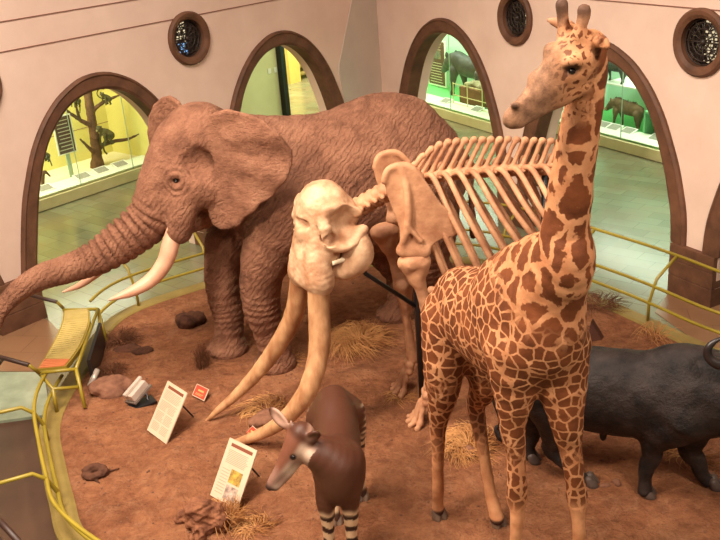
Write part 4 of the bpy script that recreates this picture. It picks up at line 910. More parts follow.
def gdisp(P, Nn):
    q, l, z = (P - GI.o) @ GI.f, (P - GI.o) @ GI.l, P[:, 2]
    return .005 * vnoise(P, 7) + .002 * vnoise(P, 22)
vmesh(V, 'body', M_gir, gir, disp=gdisp, colf=gcol)
mb = MB(F(0, 0, 0)); mb.ball(hd(572, 71, -.088), .022); mb.build('eye', M_eye, gir, smooth=True)
mb = MB(F(0, 0, 0)); mb.ball(hd(570, 68, .09), .028); mb.build('eye', M_eye, gir, smooth=True)
# mane along the back of the neck (the side away from the chest)
M_mane = mottled('mane_hair', hexc(130, 70, 36), hexc(96, 50, 26), 14, .8, .2, .004, 60)
mp_ = [(F(.38, 0, 3.05), .02)] + [(at(x, y, 0) - GI.f * r * .95, .028) for x, y, r in ((565, 235, .168), (568, 208, .15), (572, 180, .14), (576, 152, .13), (581, 122, .121), (586, 95, .11), (590, 68, .09), (588, 50, .07))]
P_ = np.array([p for p, r in mp_]); v = Vol(P_.min(0) - .15, P_.max(0) + .15, .012); v.chain(mp_, 0, 5); vmesh(v, 'mane', M_mane, gir, disp=lambda P, Nn: .010 * vnoise(P, 40))
# tail
tp = [(F(-.90, 0, 2.2), .05), (F(-1.02, 0, 2.0), .032), (F(-1.04, 0, 1.6), .022), (F(-1.02, 0, 1.35), .03)]
P_ = np.array([p for p, r in tp]); v = Vol(P_.min(0) - .15, P_.max(0) + .15, .012); v.chain(tp, 0, 5); vmesh(v, 'tail', mottled('tail_hide', hexc(200, 140, 95), hexc(150, 90, 55), 8), gir)
tp = [(F(-1.02, 0, 1.38), .03), (F(-1.03, 0, 1.1), .05), (F(-1.02, 0, .8), .012)]
P_ = np.array([p for p, r in tp]); v = Vol(P_.min(0) - .15, P_.max(0) + .15, .012); v.chain(tp, 0, 5); vmesh(v, 'tail_tuft', new_mat('black_hair', hexc(34, 24, 20), .8), gir, disp=lambda P, Nn: .008 * vnoise(P * [1, 1, .2], 60))
# cloven hooves
M_hoof = mottled('dark_hoof', hexc(120, 92, 72), hexc(78, 58, 48), 9, .45, .4)
def hooves(parent, feet, fwd, size, mat, o):
    for p in feet:
        for s_ in (1, -1):
            ll = np.array([-fwd[1], fwd[0], 0]); c = np.array([p[0], p[1], 0]) + ll * s_ * size * .30 + fwd * size * .1
            lo, hi = c - size * 1.6, c + size * 1.6; hi[2] = size * 1.9; lo[2] = -.02; v = Vol(lo, hi, size / 9)
            v.chain([(c + [0, 0, size * .75], size * .36), (c + fwd * size * .25 + [0, 0, size * .3], size * .42), (c + fwd * size * .62 + [0, 0, size * .14], size * .20)], size * .2, 3); v.floor(.0)
            vmesh(v, 'hoof', mat, parent)
hooves(gir, [S_ for S_ in (G(438, 517), G(497, 524), fR, fL)], GI.f, .105, M_hoof, F(0, 0, 0))
# ------------------------------------------------------------------ okapi
m = new_mat('okapi_coat', (1, 1, 1, 1), .5, .35); n = N(m); co = n.coord('Object'); at_ = n.attr('oc')
n.color(n.mix(n.math('MULTIPLY', n.noise(co, 18, 5, .6), .35), at_.outputs[0], hexc(60, 26, 14))); n.bump(n.noise(co, 90, 3, .6), .003, .6); M_oka = m
OK = Frame((-.29, 6.4), (.05, -1)); okf = OK.f
V = Vol((-1.15, 5.4, -.02), (.25, 7.45, 1.95), .0115)
V.chain([(np.array((-.33, 6.93, 1.06)), .225), (np.array((-.32, 6.75, 1.05)), .24), (np.array((-.31, 6.45, 1.02)), .245), (np.array((-.31, 6.15, 1.05)), .235), (np.array((-.29, 5.97, 1.10)), .20)], .08, 4, sq=((1, 0, 0), .82))
V.chain([(np.array((-.28, 6.02, 1.12)), .20), (np.array((-.40, 5.95, 1.26)), .15), (AY(308, 446, 5.98), .118), (AY(300, 436, 6.0), .10)], .10, 4)
V.ell((-.29, 5.92, 1.0), (.14, .14, .18), k=.08)
hk = lambda x, y, d=0: AY(x, y, 5.98 - (y - 428) * .0015 + d)
V.chain([(hk(302, 434), .098), (hk(297, 443), .100), (hk(290, 456), .082), (hk(281, 470), .058), (hk(273, 481), .044), (hk(270, 486), .036)], .04, 4)
V.chain([(hk(300, 455), .05), (hk(288, 474), .036), (hk(276, 487), .028)], .03, 3)
# ears
def ear(b, t, w, dy, k=.02):
    b, t = hk(*b, dy[0]), hk(*t, dy[1]); mid = b + (t - b) * .5
    ax = (t - b) / np.linalg.norm(t - b); side = np.cross(ax, [0, 1, .25]); side /= np.linalg.norm(side); nn = np.cross(ax, side); R_ = np.stack([ax, side, nn], 1)
    V.ell(mid, (np.linalg.norm(t - b) * .56, w, .022), R_, .03); V.ell(mid + nn * (-.022 if nn[1] > 0 else .022), (np.linalg.norm(t - b) * .40, w * .62, .018), R_, .01, cut=True)
ear((288, 428), (270, 408), .055, (.03, .10)); ear((310, 440), (317, 432), .05, (-.05, -.12))
V.chain([(hk(310, 442, -.06), .03), (hk(314, 437, -.09), .02)], .03, 2)
V.chain([(hk(294, 430, 0), .02), (hk(291, 421, .02), .012)], .02, 2)     # short skin-covered horns
V.ell(hk(293, 458, -.09), (.018, .02, .014), k=.012, cut=True)
f1, f2 = np.array([-.44, 5.86, 0]), np.array([-.20, 5.86, 0])
V.chain([(np.array((-.37, 5.98, 1.0)), .13), (AY(326, 502, 5.92), .078), (AY(328, 522, 5.90), .055), (AY(329, 538, 5.89), .046), (f1 + [0, 0, .38], .036), (f1 + [0, 0, .16], .038), (f1 + [0, 0, .07], .048)], .05, 4)
V.chain([(np.array((-.23, 5.98, 1.0)), .13), (AY(350, 502, 5.92), .078), (AY(351, 522, 5.90), .055), (AY(352, 538, 5.89), .046), (f2 + [0, 0, .38], .036), (f2 + [0, 0, .16], .038), (f2 + [0, 0, .07], .048)], .05, 4)
h1, h2 = G(363, 499), G(337, 523)
V.chain([(np.array((-.22, 6.95, 1.0)), .17), (h1 * [1, 1, 0] + [-.02, -.02, .75], .10), (h1 + [.0, .06, .48], .052), (h1 + [0, .03, .28], .036), (h1 + [0, 0, .12], .038), (h1 + [0, 0, .06], .048)], .06, 4)
V.chain([(np.array((-.42, 6.90, 1.0)), .17), (h2 + [-.02, .04, .72], .10), (h2 + [-.01, .12, .48], .052), (h2 + [0, .06, .28], .036), (h2 + [0, 0, .12], .038), (h2 + [0, 0, .06], .048)], .06, 4)
V.floor(.04)
def okcol(P):
    x, y, z = P.T; N_ = len(P); C_ = np.zeros((N_, 4)); C_[:, 3] = 1; brown = np.array(hexc(78, 43, 28)[:3]); C_[:, :3] = brown
    def lay(mask, col): C_[:, :3] = C_[:, :3] * (1 - mask[:, None]) + np.array(hexc(*col)[:3]) * mask[:, None]
    w = .01 * np.sin(x * 60) + .01 * np.sin(y * 50)
    leg = 1 - smooth01(z + w, .74, .80); lay(leg, (206, 168, 132))
    st = (smooth01(np.sin((z + w) * 2 * PI / .115), .05, .35)) * (1 - smooth01(z, .72, .78)) * smooth01(z, .30, .36); lay(st, (40, 22, 16))
    rumpst = smooth01(np.sin((z + .3 * y) * 2 * PI / .07), .3, .6) * smooth01(y, 6.86, 6.95) * (1 - smooth01(z, 1.05, 1.12)) * smooth01(z, .7, .8) * smooth01(np.abs(x + .3), .14, .2); lay(rumpst, (224, 196, 164))
    lay((1 - smooth01(z, .12, .16)), (70, 46, 36))
    hp = hk(302, 436); np_ = hk(270, 486); ax = np_ - hp; Lh = np.linalg.norm(ax); ax /= Lh; t = ((P - hp) @ ax) / Lh; d = np.linalg.norm(P - hp - ax * (t * Lh)[:, None], axis=1)
    head = (d < .17) * smooth01(t, -.05, .1) * (y < 6.2) * (z > .95)
    lay(head, (124, 74, 54))
    # pale cheek and muzzle sides, reddish forehead
    up = (P - hp - ax * (t * Lh)[:, None])[:, 0]
    cheek = head * smooth01(up, -.015, .03); lay(cheek * (.55 + .3 * np.sin(t * 14)), (222, 190, 166))
    lay(head * smooth01(t, .55, .75) * .35, (176, 142, 128)); lay(head * smooth01(t, .92, 1.02), (54, 34, 32))
    e = hk(293, 458, -.09); r = np.linalg.norm(P - e, axis=1); lay(smooth01(.035 - r, 0, .012), (40, 24, 20))
    for q in ((279, 417), (314, 436)):
        c = hk(*q); r = np.linalg.norm(P - c, axis=1); lay(smooth01(.13 - r, 0, .05) * smooth01(z, 1.42, 1.5) * .8, (206, 160, 138))
    return {'oc': C_}
oka = thing('okapi', 'small dark brown okapi with striped legs and turned head, in the foreground', 'okapi', (-.29, 6.4, 0))
vmesh(V, 'body', M_oka, oka, disp=lambda P, Nn: .003 * vnoise(P, 9), colf=okcol)
mb = MB((0, 0, 0)); mb.ball(hk(293, 457, -.070), .021); mb.build('eye', M_eye, oka, smooth=True)
hooves(oka, (f1, f2, h1, h2), okf, .085, M_hoof, None)
tp = [(np.array((-.33, 7.12, 1.15)), .03), (np.array((-.33, 7.24, .95)), .018), (np.array((-.33, 7.24, .7)), .012), (np.array((-.33, 7.24, .58)), .022)]
P_ = np.array([p for p, r in tp]); v = Vol(P_.min(0) - .12, P_.max(0) + .12, .01); v.chain(tp, 0, 4); vmesh(v, 'tail', mottled('okapi_tail_hair', hexc(80, 40, 26), hexc(50, 26, 18), 10), oka)
# ------------------------------------------------------------------ buffalo
BU = Frame((2.25, 7.0), (.93, -.37)); F = BU.F; at = BU.at
M_buf = mottled('black_buffalo_hide', hexc(16, 12, 12), hexc(58, 46, 42), 5.5, .55, .25, .012, 38, 9)
V = Vol((1.0, 5.9, -.02), (4.4, 8.0, 2.0), .017); L = BU.l
V.chain([(F(-.80, 0, 1.0), .30), (F(-.55, 0, 1.0), .37), (F(-.15, 0, .97), .41), (F(.3, 0, .97), .41), (F(.62, 0, 1.03), .42), (F(.85, 0, 1.06), .36)], .08, 4, sq=(L, .84))
V.ell(F(.55, 0, 1.30), (.35, .16, .18), np.stack([BU.f, BU.l, [0, 0, 1]], 1), .12)
V.chain([(F(.85, 0, 1.08), .31), (F(1.10, 0, 1.10), .24), (F(1.32, 0, 1.12), .20)], .1, 3)
V.chain([(F(1.30, 0, 1.20), .17), (F(1.45, 0, 1.08), .16), (F(1.62, 0, .88), .12), (F(1.72, 0, .78), .105)], .06, 4)
for s_ in (1, -1):
    V.chain([(F(1.26, .15 * s_, 1.22), .05), (F(1.22, .30 * s_, 1.14), .055), (F(1.20, .42 * s_, 1.04), .02)], .03, 3)
V.chain([(F(-.62, -.12, .95), .27), (F(-.55, -.16, .70), .19), (at(553, 440, -.15), .10), (at(550, 449, -.15), .075), (at(563, 463, -.15), .055), (at(580, 476, -.14), .055), (at(586, 481, -.13), .06)], .07, 4)
V.chain([(F(-.72, .14, .95), .26), (at(530, 415, .12), .16), (at(533, 432, .12), .085), (at(529, 446, .12), .062), (at(531, 456, .12), .062)], .07, 4)
V.chain([(F(.52, -.16, .90), .26), (at(655, 440, -.17), .125), (at(652, 456, -.17), .09), (at(646, 470, -.18), .07), (at(645, 484, -.18), .062), (at(645, 490, -.18), .068)], .07, 4)
V.chain([(F(.72, .14, .90), .25), (at(690, 444, .10), .12), (at(697, 460, .10), .085), (at(702, 474, .10), .062), (at(708, 482, .10), .062)], .07, 4)
V.chain([(at(603, 428, -.05), .05), (at(603, 438, -.05), .03)], .03, 2)
V.chain([(F(-1.05, 0, 1.22), .05), (F(-1.2, 0, 1.0), .03), (at(500, 420, 0), .022), (at(496, 428, 0), .022), (at(500, 437, 0), .035), (at(503, 441, 0), .012)], .03, 4)
V.floor(.04)
buf = thing('buffalo', 'black mounted buffalo walking to the right, partly behind the giraffe', 'buffalo', F(0, 0, 0))
vmesh(V, 'body', M_buf, buf, disp=lambda P, Nn: .006 * vnoise(P, 6) + .003 * vnoise(P, 19))
M_horn = mottled('black_horn', hexc(52, 40, 36), hexc(34, 26, 24), 8, .35, .45)
for s_ in (1, -1):
    if s_ < 0: hp = [(F(1.30, -.05, 1.36), .09), (F(1.28, -.25, 1.34), .075), (at(728, 366, -.35), .055), (at(716, 363, -.38), .046), (at(709, 357, -.38), .04), (at(708, 349, -.38), .033), (at(714, 342, -.36), .024), (at(724, 337, -.34), .010)]
    else: hp = [(F(1.30, .05, 1.36), .09), (F(1.28, .25, 1.34), .075), (F(1.15, .45, 1.26), .055), (F(1.02, .56, 1.30), .044), (F(1.0, .56, 1.45), .032), (F(1.08, .48, 1.55), .012)]
    P_ = np.array([p for p, r in hp]); v = Vol(P_.min(0) - .15, P_.max(0) + .15, .012); v.chain(hp, 0, 5); vmesh(v, 'horn', M_horn, buf)
    mb = MB(F(0, 0, 0)); mb.ball(F(1.48, .13 * s_, 1.14), .025); mb.build('eye', M_eye, buf, smooth=True)
M_bhoof = mottled('grey_hoof', hexc(96, 78, 70), hexc(66, 52, 48), 9, .5, .4)
hooves(buf, (G(588, 485), G(531, 462), G(645, 496), G(711, 488)), BU.f, .115, M_bhoof, None)
# ------------------------------------------------------------------ specimens in the display cases
def quad(name, label, cat, fr, sc_, mat, z0, tusks=False, h=.016, head=1, legs=None, ratio=1.0, mane=False):
    """small mounted quadruped; body length 1 in local units times sc_"""
    q = lambda f, l, z: fr.F(f * sc_, l * sc_, z0 + z * sc_)
    t = thing(name, label, cat, fr.F(0, 0, z0)); P0 = fr.F(0, 0, z0); v = Vol(P0 - sc_ * np.array([1, 1, .05]), P0 + sc_ * np.array([1, 1, 1.15]), h)
    Z = ratio
    v.chain([(q(-.42, 0, .52 * Z), .15 * sc_), (q(-.2, 0, .53 * Z), .18 * sc_), (q(.1, 0, .54 * Z), .185 * sc_), (q(.33, 0, .60 * Z), .175 * sc_)], .03, 4, sq=(fr.l, .75))
    v.chain([(q(.35, 0, .62 * Z), .15 * sc_), (q(.52, 0, .60 * Z), .12 * sc_), (q(.62, 0, .54 * Z), .105 * sc_), (q(.76, 0, .42 * Z), .065 * sc_), (q(.80, 0, .39 * Z), .055 * sc_)], .03, 4)
    for f, s_, df in ((-.42, 1, -.05), (-.42, -1, .08), (.34, 1, .05), (.34, -1, -.06)):
        v.chain([(q(f, .09 * s_, .45 * Z), .10 * sc_), (q(f + df * .5, .10 * s_, .28 * Z), .055 * sc_), (q(f + df, .10 * s_, .12 * Z), .034 * sc_), (q(f + df + .02, .10 * s_, .02), .042 * sc_)], .03, 4)
    for s_ in (1, -1): v.ell(q(.55, .10 * s_, .70 * Z), (.03 * sc_, .03 * sc_, .06 * sc_), k=.01)
    v.chain([(q(-.56, 0, .62 * Z), .02 * sc_), (q(-.62, 0, .45 * Z), .014 * sc_), (q(-.62, 0, .3 * Z), .02 * sc_)], .01, 3)
    v.floor(z0); vmesh(v, 'body', mat, t, disp=lambda P, Nn: .004 * sc_ * vnoise(P, 14 / sc_))
    if tusks:
        for s_ in (1, -1): mb = MB(P0); mb.tube([q(.74, .04 * s_, .40), q(.77, .12 * s_, .42), q(.74, .14 * s_, .50)], [.014 * sc_, .012 * sc_, .004 * sc_], 6, n=3); mb.build('tusk', M_ivory, t, smooth=True)
    if mane:
        mb = MB(P0)
        for k in range(60):
            f = -.35 + .8 * random.random(); p = q(f, random.uniform(-.03, .03), (.68 + .08 * max(0, f)) * Z); mb.tube([p, p + [random.uniform(-.03, .03), random.uniform(-.03, .03), .05 * sc_ + random.uniform(0, .02)]], .004, 3)
        mb.build('mane', M_mane, t)
    return t
def wframe(W, x, y, dep, z0, sgn):
    u, z = W.px(x, y, dep); p = W.p(u, dep, 0); return Frame((p[0], p[1]), tuple((W.d * sgn)[:2]))
M_blkhide = mottled('black_specimen_hide', hexc(44, 46, 44), hexc(64, 66, 60), 5, .5, .4)
fr = wframe(WR, 470, 90, 4.75, -.12, -1)
quad('antelope_specimen', 'large black hoofed specimen standing in the left green case', 'animal', fr, 1.55, M_blkhide, -.12, h=.025, ratio=1.0)
M_hog = mottled('warthog_hide', hexc(132, 104, 76), hexc(90, 68, 48), 6, .7, .2)
fr = wframe(WR, 627, 127, 5.35, -.12, -1)
quad('warthog', 'brown bristly warthog standing in the green case right of the giraffe neck', 'animal', fr, .84, M_hog, -.12, tusks=True, h=.014, mane=True)
u_, z_ = WR.px(620, 86, 5.3); fr = wframe(WR, 614, 80, 5.45, 0, -1)
quad('small_antelope', 'small dark legged specimen on the shelf above the warthog', 'animal', fr, .7, M_blkhide, z_ + .016, h=.014)
# rock-topped crate
u_, z_ = WR.px(474, 100, 4.35); t = thing('wooden_crate', 'brown crate topped with pale rocks in front of the black specimen', 'crate', WR.p(u_, 4.35, -.12))
M_crate = mottled('crate_wood', hexc(140, 92, 58), hexc(110, 70, 44), 4, .7)
mb = MB(WR.p(u_, 4.35, -.12)); mb.box(WR.p(u_ + .15, 4.4, .12), 1.0, .55, .44, ax=WR.d); mb.build('crate_body', M_crate, t, bevel=.01)
v = Vol(WR.p(u_ + .15, 4.4, .3) - .8, WR.p(u_ + .15, 4.4, .5) + .8, .025)
for k in range(16): v.ell(WR.p(u_ + .15 + random.uniform(-.42, .42), 4.4 + random.uniform(-.2, .2), .38 + random.uniform(-.02, .06)), (random.uniform(.07, .14), random.uniform(.06, .12), random.uniform(.05, .1)), k=.015)
vmesh(v, 'rocks', mottled('pale_rock', hexc(196, 180, 146), hexc(150, 134, 104), 8), t)['kind'] = 'stuff'
# bare tree and monkeys
M_bark = mottled('bare_bark', hexc(122, 88, 62), hexc(84, 58, 40), 9, .85, .15, .01, 30)
def wp(W, x, y, dep): u, z = W.px(x, y, dep); return W.p(u, dep, z)
DT = 5.75
tb = wp(WL, 97, 164, DT); tb[2] = -.12
tree = thing('bare_tree', 'bare brown tree trunk with side branches in the yellow case', 'tree', tb)
for nm, pts in (('trunk', [(tb, .17), (wp(WL, 97, 158, DT), .125), (wp(WL, 95, 140, DT), .11), (wp(WL, 91, 115, DT), .10), (wp(WL, 87, 88, DT), .095), (wp(WL, 84, 62, DT), .085)]),
                ('branch', [(wp(WL, 96, 152, DT), .07), (wp(WL, 103, 145, DT), .055), (wp(WL, 116, 141, 5.6), .045), (wp(WL, 128, 139, 5.5), .035), (wp(WL, 141, 133, 5.4), .02)]),
                ('branch', [(wp(WL, 95, 154, DT), .05), (wp(WL, 88, 147, 5.6), .035), (wp(WL, 80, 139, 5.5), .02)]),
                ('branch', [(wp(WL, 92, 126, DT), .06), (wp(WL, 80, 120, 5.65), .045), (wp(WL, 70, 113, 5.6), .035), (wp(WL, 60, 105, 5.5), .02)]),
                ('branch', [(wp(WL, 90, 114, DT), .06), (wp(WL, 98, 106, 5.65), .045), (wp(WL, 108, 100, 5.6), .04), (wp(WL, 124, 93, 5.5), .02), (wp(WL, 134, 88, 5.5), .012)]),
                ('branch', [(wp(WL, 80, 120, 5.65), .035), (wp(WL, 77, 110, 5.6), .03), (wp(WL, 74, 98, 5.6), .02)])):
    P_ = np.array([p for p, r in pts]); v = Vol(P_.min(0) - .2, P_.max(0) + .2, .02); v.chain(pts, .02, 4); vmesh(v, nm, M_bark, tree, disp=lambda P, Nn: .008 * vnoise(P, 16))
M_monk = mottled('grey_monkey_fur', hexc(110, 104, 62), hexc(66, 62, 42), 14, .9, .1, .006, 60); M_mface = new_mat('pale_fur', hexc(190, 176, 130), .8)
def monkey(x, y, dep, s, label, tail, face=-1):
    c = wp(WL, x, y, dep); R_ = lambda a, b, z: c + WL.d * a * s + WL.b * b * s + np.array([0, 0, z * s])
    t = thing('mounted_monkey', label, 'monkey', c); v = Vol(c - 1.1 * s, c + 1.1 * s, .013)
    v.chain([(R_(.12, 0, .02), .13 * s), (R_(0, 0, .12), .13 * s), (R_(-.12, 0, .20), .10 * s)], .04, 3)
    v.ell(R_(-.22 * 1, 0, .30), (.09 * s, .09 * s, .095 * s), k=.04); v.ell(R_(-.30, -.02, .27), (.045 * s, .045 * s, .04 * s), k=.02)
    for b in (-.08, .08):
        v.chain([(R_(.1, b, 0), .07 * s), (R_(.0, b * 1.5, -.02), .05 * s), (R_(.1, b * 1.4, -.18), .035 * s), (R_(.03, b * 1.4, -.2), .03 * s)], .02, 3)
        v.chain([(R_(-.12, b, .16), .05 * s), (R_(-.16, b * 1.5, .0), .035 * s), (R_(-.18, b * 1.4, -.18), .03 * s)], .02, 3)
        v.ell(R_(-.20, b * 1.2, .36), (.02, .02, .03), k=.01)
    vmesh(v, 'body', M_monk, t)
    P_ = [wp(WL, a, b, dep) for a, b in tail]; mb = MB(c); mb.tube([R_(.2, 0, .02)] + P_, [.03 * s] + [.026 * s] * len(P_), 7, n=5); mb.build('tail', M_monk, t, smooth=True)
    mb = MB(c); mb.ball(R_(-.315, -.03, .27), .03 * s, 8, 6); mb.build('muzzle', M_mface, t, smooth=True)
monkey(107, 137, 5.55, .78, 'large dark monkey crouching on the long right branch', [(104, 142), (104, 150), (107, 154)])
monkey(107, 100, 5.55, .5, 'small dark monkey with curled tail on the upper right branch', [(101, 98), (97, 94), (99, 89), (104, 89)])
monkey(76, 102, 5.55, .5, 'small monkey climbing the upright twig left of the trunk', [(80, 106), (80, 113)])
mb = None
tb2 = wp(WL, 40, 176, 5.45); tb2[2] = -.12
t = thing('fallen_branch', 'low fallen branch at the left end of the monkey case', 'branch', tb2); pts = [(tb2, .04), (wp(WL, 44, 172, 5.4), .035), (wp(WL, 50, 176, 5.35), .02)]
P_ = np.array([p for p, r in pts]); v = Vol(P_.min(0) - .12, P_.max(0) + .12, .015); v.chain(pts, 0, 4); vmesh(v, 'limb', M_bark, t)
monkey(45, 157, 5.5, .5, 'small monkey at the left end of the case, half hidden by the arch', [(50, 160), (52, 166)])
# ------------------------------------------------------------------ boards, lamps, rocks and grass on the sand
M_board = mottled('cream_board', hexc(204, 176, 150), hexc(192, 164, 138), 3, .5, .3); M_ink = new_mat('grey_print', hexc(164, 136, 114), .7); M_head = new_mat('brown_heading', hexc(122, 66, 46), .6)
M_redb = mottled('red_board', hexc(176, 70, 48), hexc(160, 58, 40), 5, .5, .3); M_orange = new_mat('orange_print', hexc(226, 150, 90), .6)
def board(bl, br, tl, tr, h, label, kind):
    A, B = G(*bl, .03), G(*br, .03); D, C_ = G(*tl, h), G(*tr, h); B = A + (B - A); Cc = B + (D - A) * .5 + (C_ - B) * .5; D = A + (D - A) * .5 + (C_ - B) * .5
    u = B - A; v = D - A; Lu, Lv = np.linalg.norm(u), np.linalg.norm(v); u = u / Lu; v = v / Lv; nn = np.cross(u, v); nn /= np.linalg.norm(nn); 
    if nn @ (O3 - A) < 0: nn = -nn
    P = lambda a, b, c=0: A + u * a * Lu + v * b * Lv + nn * c; o = (A + B) / 2
    t = thing('sign_board', label, 'sign', o)
    def rect(name, a0, a1, b0, b1, c0, c1, m, multi=None):
        mb = MB(o)
        for (a0, a1, b0, b1) in (multi or [(a0, a1, b0, b1)]): mb.hexa([P(a0, b0, c0), P(a1, b0, c0), P(a1, b1, c0), P(a0, b1, c0)], [P(a0, b0, c1), P(a1, b0, c1), P(a1, b1, c1), P(a0, b1, c1)])
        return mb.build(name, m, t)
    rnd = random.Random(label)
    if kind == 'red':
        rect('board', 0, 1, 0, 1, -.008, 0, M_board); rect('red_face', .05, .95, .05, .95, 0, .003, M_redb); rect('heading', .3, .75, .52, .66, .003, .005, M_orange); rect('text_line', .2, .8, .3, .34, .003, .005, M_orange); rect('text_line', .2, .7, .2, .24, .003, .005, M_orange)
        mb = MB(o); mb.tube([P(.5, .5, -.01), P(.5, .2, -.01) + [.03, .07, 0] , P(.6, 0, -.09) * [1, 1, 0] + [0.02, .06, .015]], .009, 6); mb.build('stake', M_blk, t); return t
    rect('board', 0, 1, 0, 1, -.014, 0, M_board); rect('heading', .14, .90, .885, .94, 0, .003, M_head)
    rows = []
    if kind == 'text':
        for k in range(30): 
            b = .84 - k * .026
            if k % 8 == 7: continue
            for a0, a1 in ((.1, .46), (.52, .88)) if k > 10 else ((.1, .88),): rect('text_line', a0, a1 - rnd.uniform(0, .06), b, b + .010, 0, .002, M_ink)
    else:
        for k in range(9): b = .82 - k * .026; rect('text_line', .12, .88 - rnd.uniform(0, .1), b, b + .010, 0, .002, M_ink)
        rect('picture', .42, .82, .33, .55, 0, .003, mottled('yellow_picture', hexc(206, 170, 74), hexc(96, 62, 44), 16, .5)); rect('picture', .42, .82, .06, .29, 0, .003, mottled('dark_picture', hexc(206, 180, 160), hexc(72, 44, 40), 18, .5))
        for k in range(9): b = .50 - k * .05; rect('text_line', .1, .36, b, b + .010, 0, .002, M_ink)
    mb = MB(o); mb.tube([P(.5, .8, -.016), (P(.5, .8, -.016) + nn * -.25) * [1, 1, 0] + [0, 0, .02]], .010, 6); mb.build('prop', M_blk, t)
    return t
board((147, 430), (166, 444), (168, 380), (187, 393.5), .46, 'cream text board leaning on the sand left of the skeleton tusks', 'text')
board((210, 495), (237, 510), (229, 437), (258, 451), .48, 'cream board with two pictures leaning beside the termite mound', 'pics')
board((192, 395), (204, 401), (197, 383), (209, 390), .10, 'small red sign near the tip of the left skeleton tusk', 'red')
board((245, 434), (251, 439.5), (251, 423), (260, 433.5), .11, 'small red sign behind the long tusk, left of the okapi', 'red')
# rocks
M_rock = mottled('dark_brown_rock', hexc(104, 66, 48), hexc(60, 38, 30), 9, .9, .15, .012, 22); M_flat = mottled('flat_brown_rock', hexc(140, 96, 74), hexc(96, 62, 48), 6, .85, .15, .01, 25)
def rock(x, y, w, d, h, label, mat, seed, name='rock', flat=False, n=5):
    p = G(x, y); z0 = gz(p[0], p[1]) ; p[2] = z0; rnd = random.Random(seed); v = Vol(p - [w, d, .2], p + [w, d, h + .15], min(w, d) / 22)
    for k in range(n): v.ell(p + [rnd.uniform(-.3, .3) * w, rnd.uniform(-.3, .3) * d, h * rnd.uniform(.1, .45)], (w * rnd.uniform(.25, .42), d * rnd.uniform(.25, .42), h * rnd.uniform(.35, .6)), k=.02)
    if flat: v.ell(p + [0, 0, h + 1.0], (3, 3, 1.0), cut=True, k=.01)
    v.floor(z0 - .02)
    return tag(vmesh(v, name, mat, None, disp=lambda P, Nn: w * .035 * vnoise(P, 9 / w * .6, seed) + w * .012 * vnoise(P, 30 / w * .5), origin=p), label, 'rock')
rock(192, 324, .42, .34, .20, 'dark brown rock left of the elephant front feet', M_rock, 3)
rock(112, 394, .40, .32, .22, 'flat brown stone slab beside the bench panel', M_flat, 5, 'stone_slab', flat=True, n=9)
rock(133, 352, .45, .28, .10, 'low dark clod between the railing post and the stone slab', M_rock, 8)
rock(268, 424, .36, .28, .14, 'brown rock behind the okapi head, beside the small red sign', M_flat, 9)
rock(475, 455, .24, .2, .10, 'small rock in straw between the giraffe legs', M_flat, 12)
rock(606, 488, .09, .08, .06, 'left of two small clods below the buffalo belly', M_flat, 14, 'clod', n=2); rock(614, 485, .10, .09, .07, 'right of two small clods below the buffalo belly', M_flat, 15, 'clod', n=2)
rock(710, 478, .16, .14, .06, 'clod beside the front hoof of the buffalo at the right edge', M_flat, 17, 'clod', n=3)
# horn-like twisted dung / root clump
p = G(96, 478); p[2] = gz(p[0], p[1]); v = Vol(p - .35, p + .35, .011)
for k in range(14):
    a = k * .7; v.ell(p + [.085 * math.cos(a), .075 * math.sin(a), .03 + .004 * k], (.055, .04, .035), k=.02)
v.ell(p + [0, 0, .13], (.05, .04, .06), k=.02, cut=True); v.chain([(p + [.08, 0, .04], .02), (p + [.17, .06, .03], .012), (p + [.22, .09, .02], .006)], .02, 3); v.chain([(p + [.02, -.08, .03], .02), (p + [.08, -.15, .02], .008)], .02, 3)
tag(vmesh(v, 'root_clump', M_rock, None, disp=lambda P, Nn: .006 * vnoise(P, 40), origin=p), 'curled dark root clump on the sand near the left railing', 'root')
M_mound = mottled('mound_soil', hexc(150, 98, 70), hexc(92, 56, 42), 9, .95, .1, .02, 26)
# termite mound with holes
p = G(205, 528); p[2] = 0; v = Vol(p - [.5, .5, .1], p + [.5, .5, .6], .013); rnd = random.Random(4)
for k in range(26):
    a = rnd.uniform(0, 6.28); r = rnd.uniform(0, .24); v.ell(p + [r * math.cos(a), r * math.sin(a) * .8, .02 + .20 * (1 - r / .3) * rnd.uniform(.5, 1)], (rnd.uniform(.06, .11), rnd.uniform(.05, .1), rnd.uniform(.06, .12)), k=.03)
v.ell(p + [-.02, .0, .2], (.13, .12, .13), k=.05)
for q in ((197, 507, .26), (206, 526, .15), (196, 534, .12), (219, 530, .1)): v.ell(G(*q), (.035, .03, .05), k=.01, cut=True)
v.floor(-.02); tag(vmesh(v, 'termite_mound', M_mound, None, disp=lambda P, Nn: .020 * vnoise(P, 18) + .012 * vnoise(P, 45), origin=p), 'knobbly brown termite mound with dark holes at the bottom edge', 'mound')
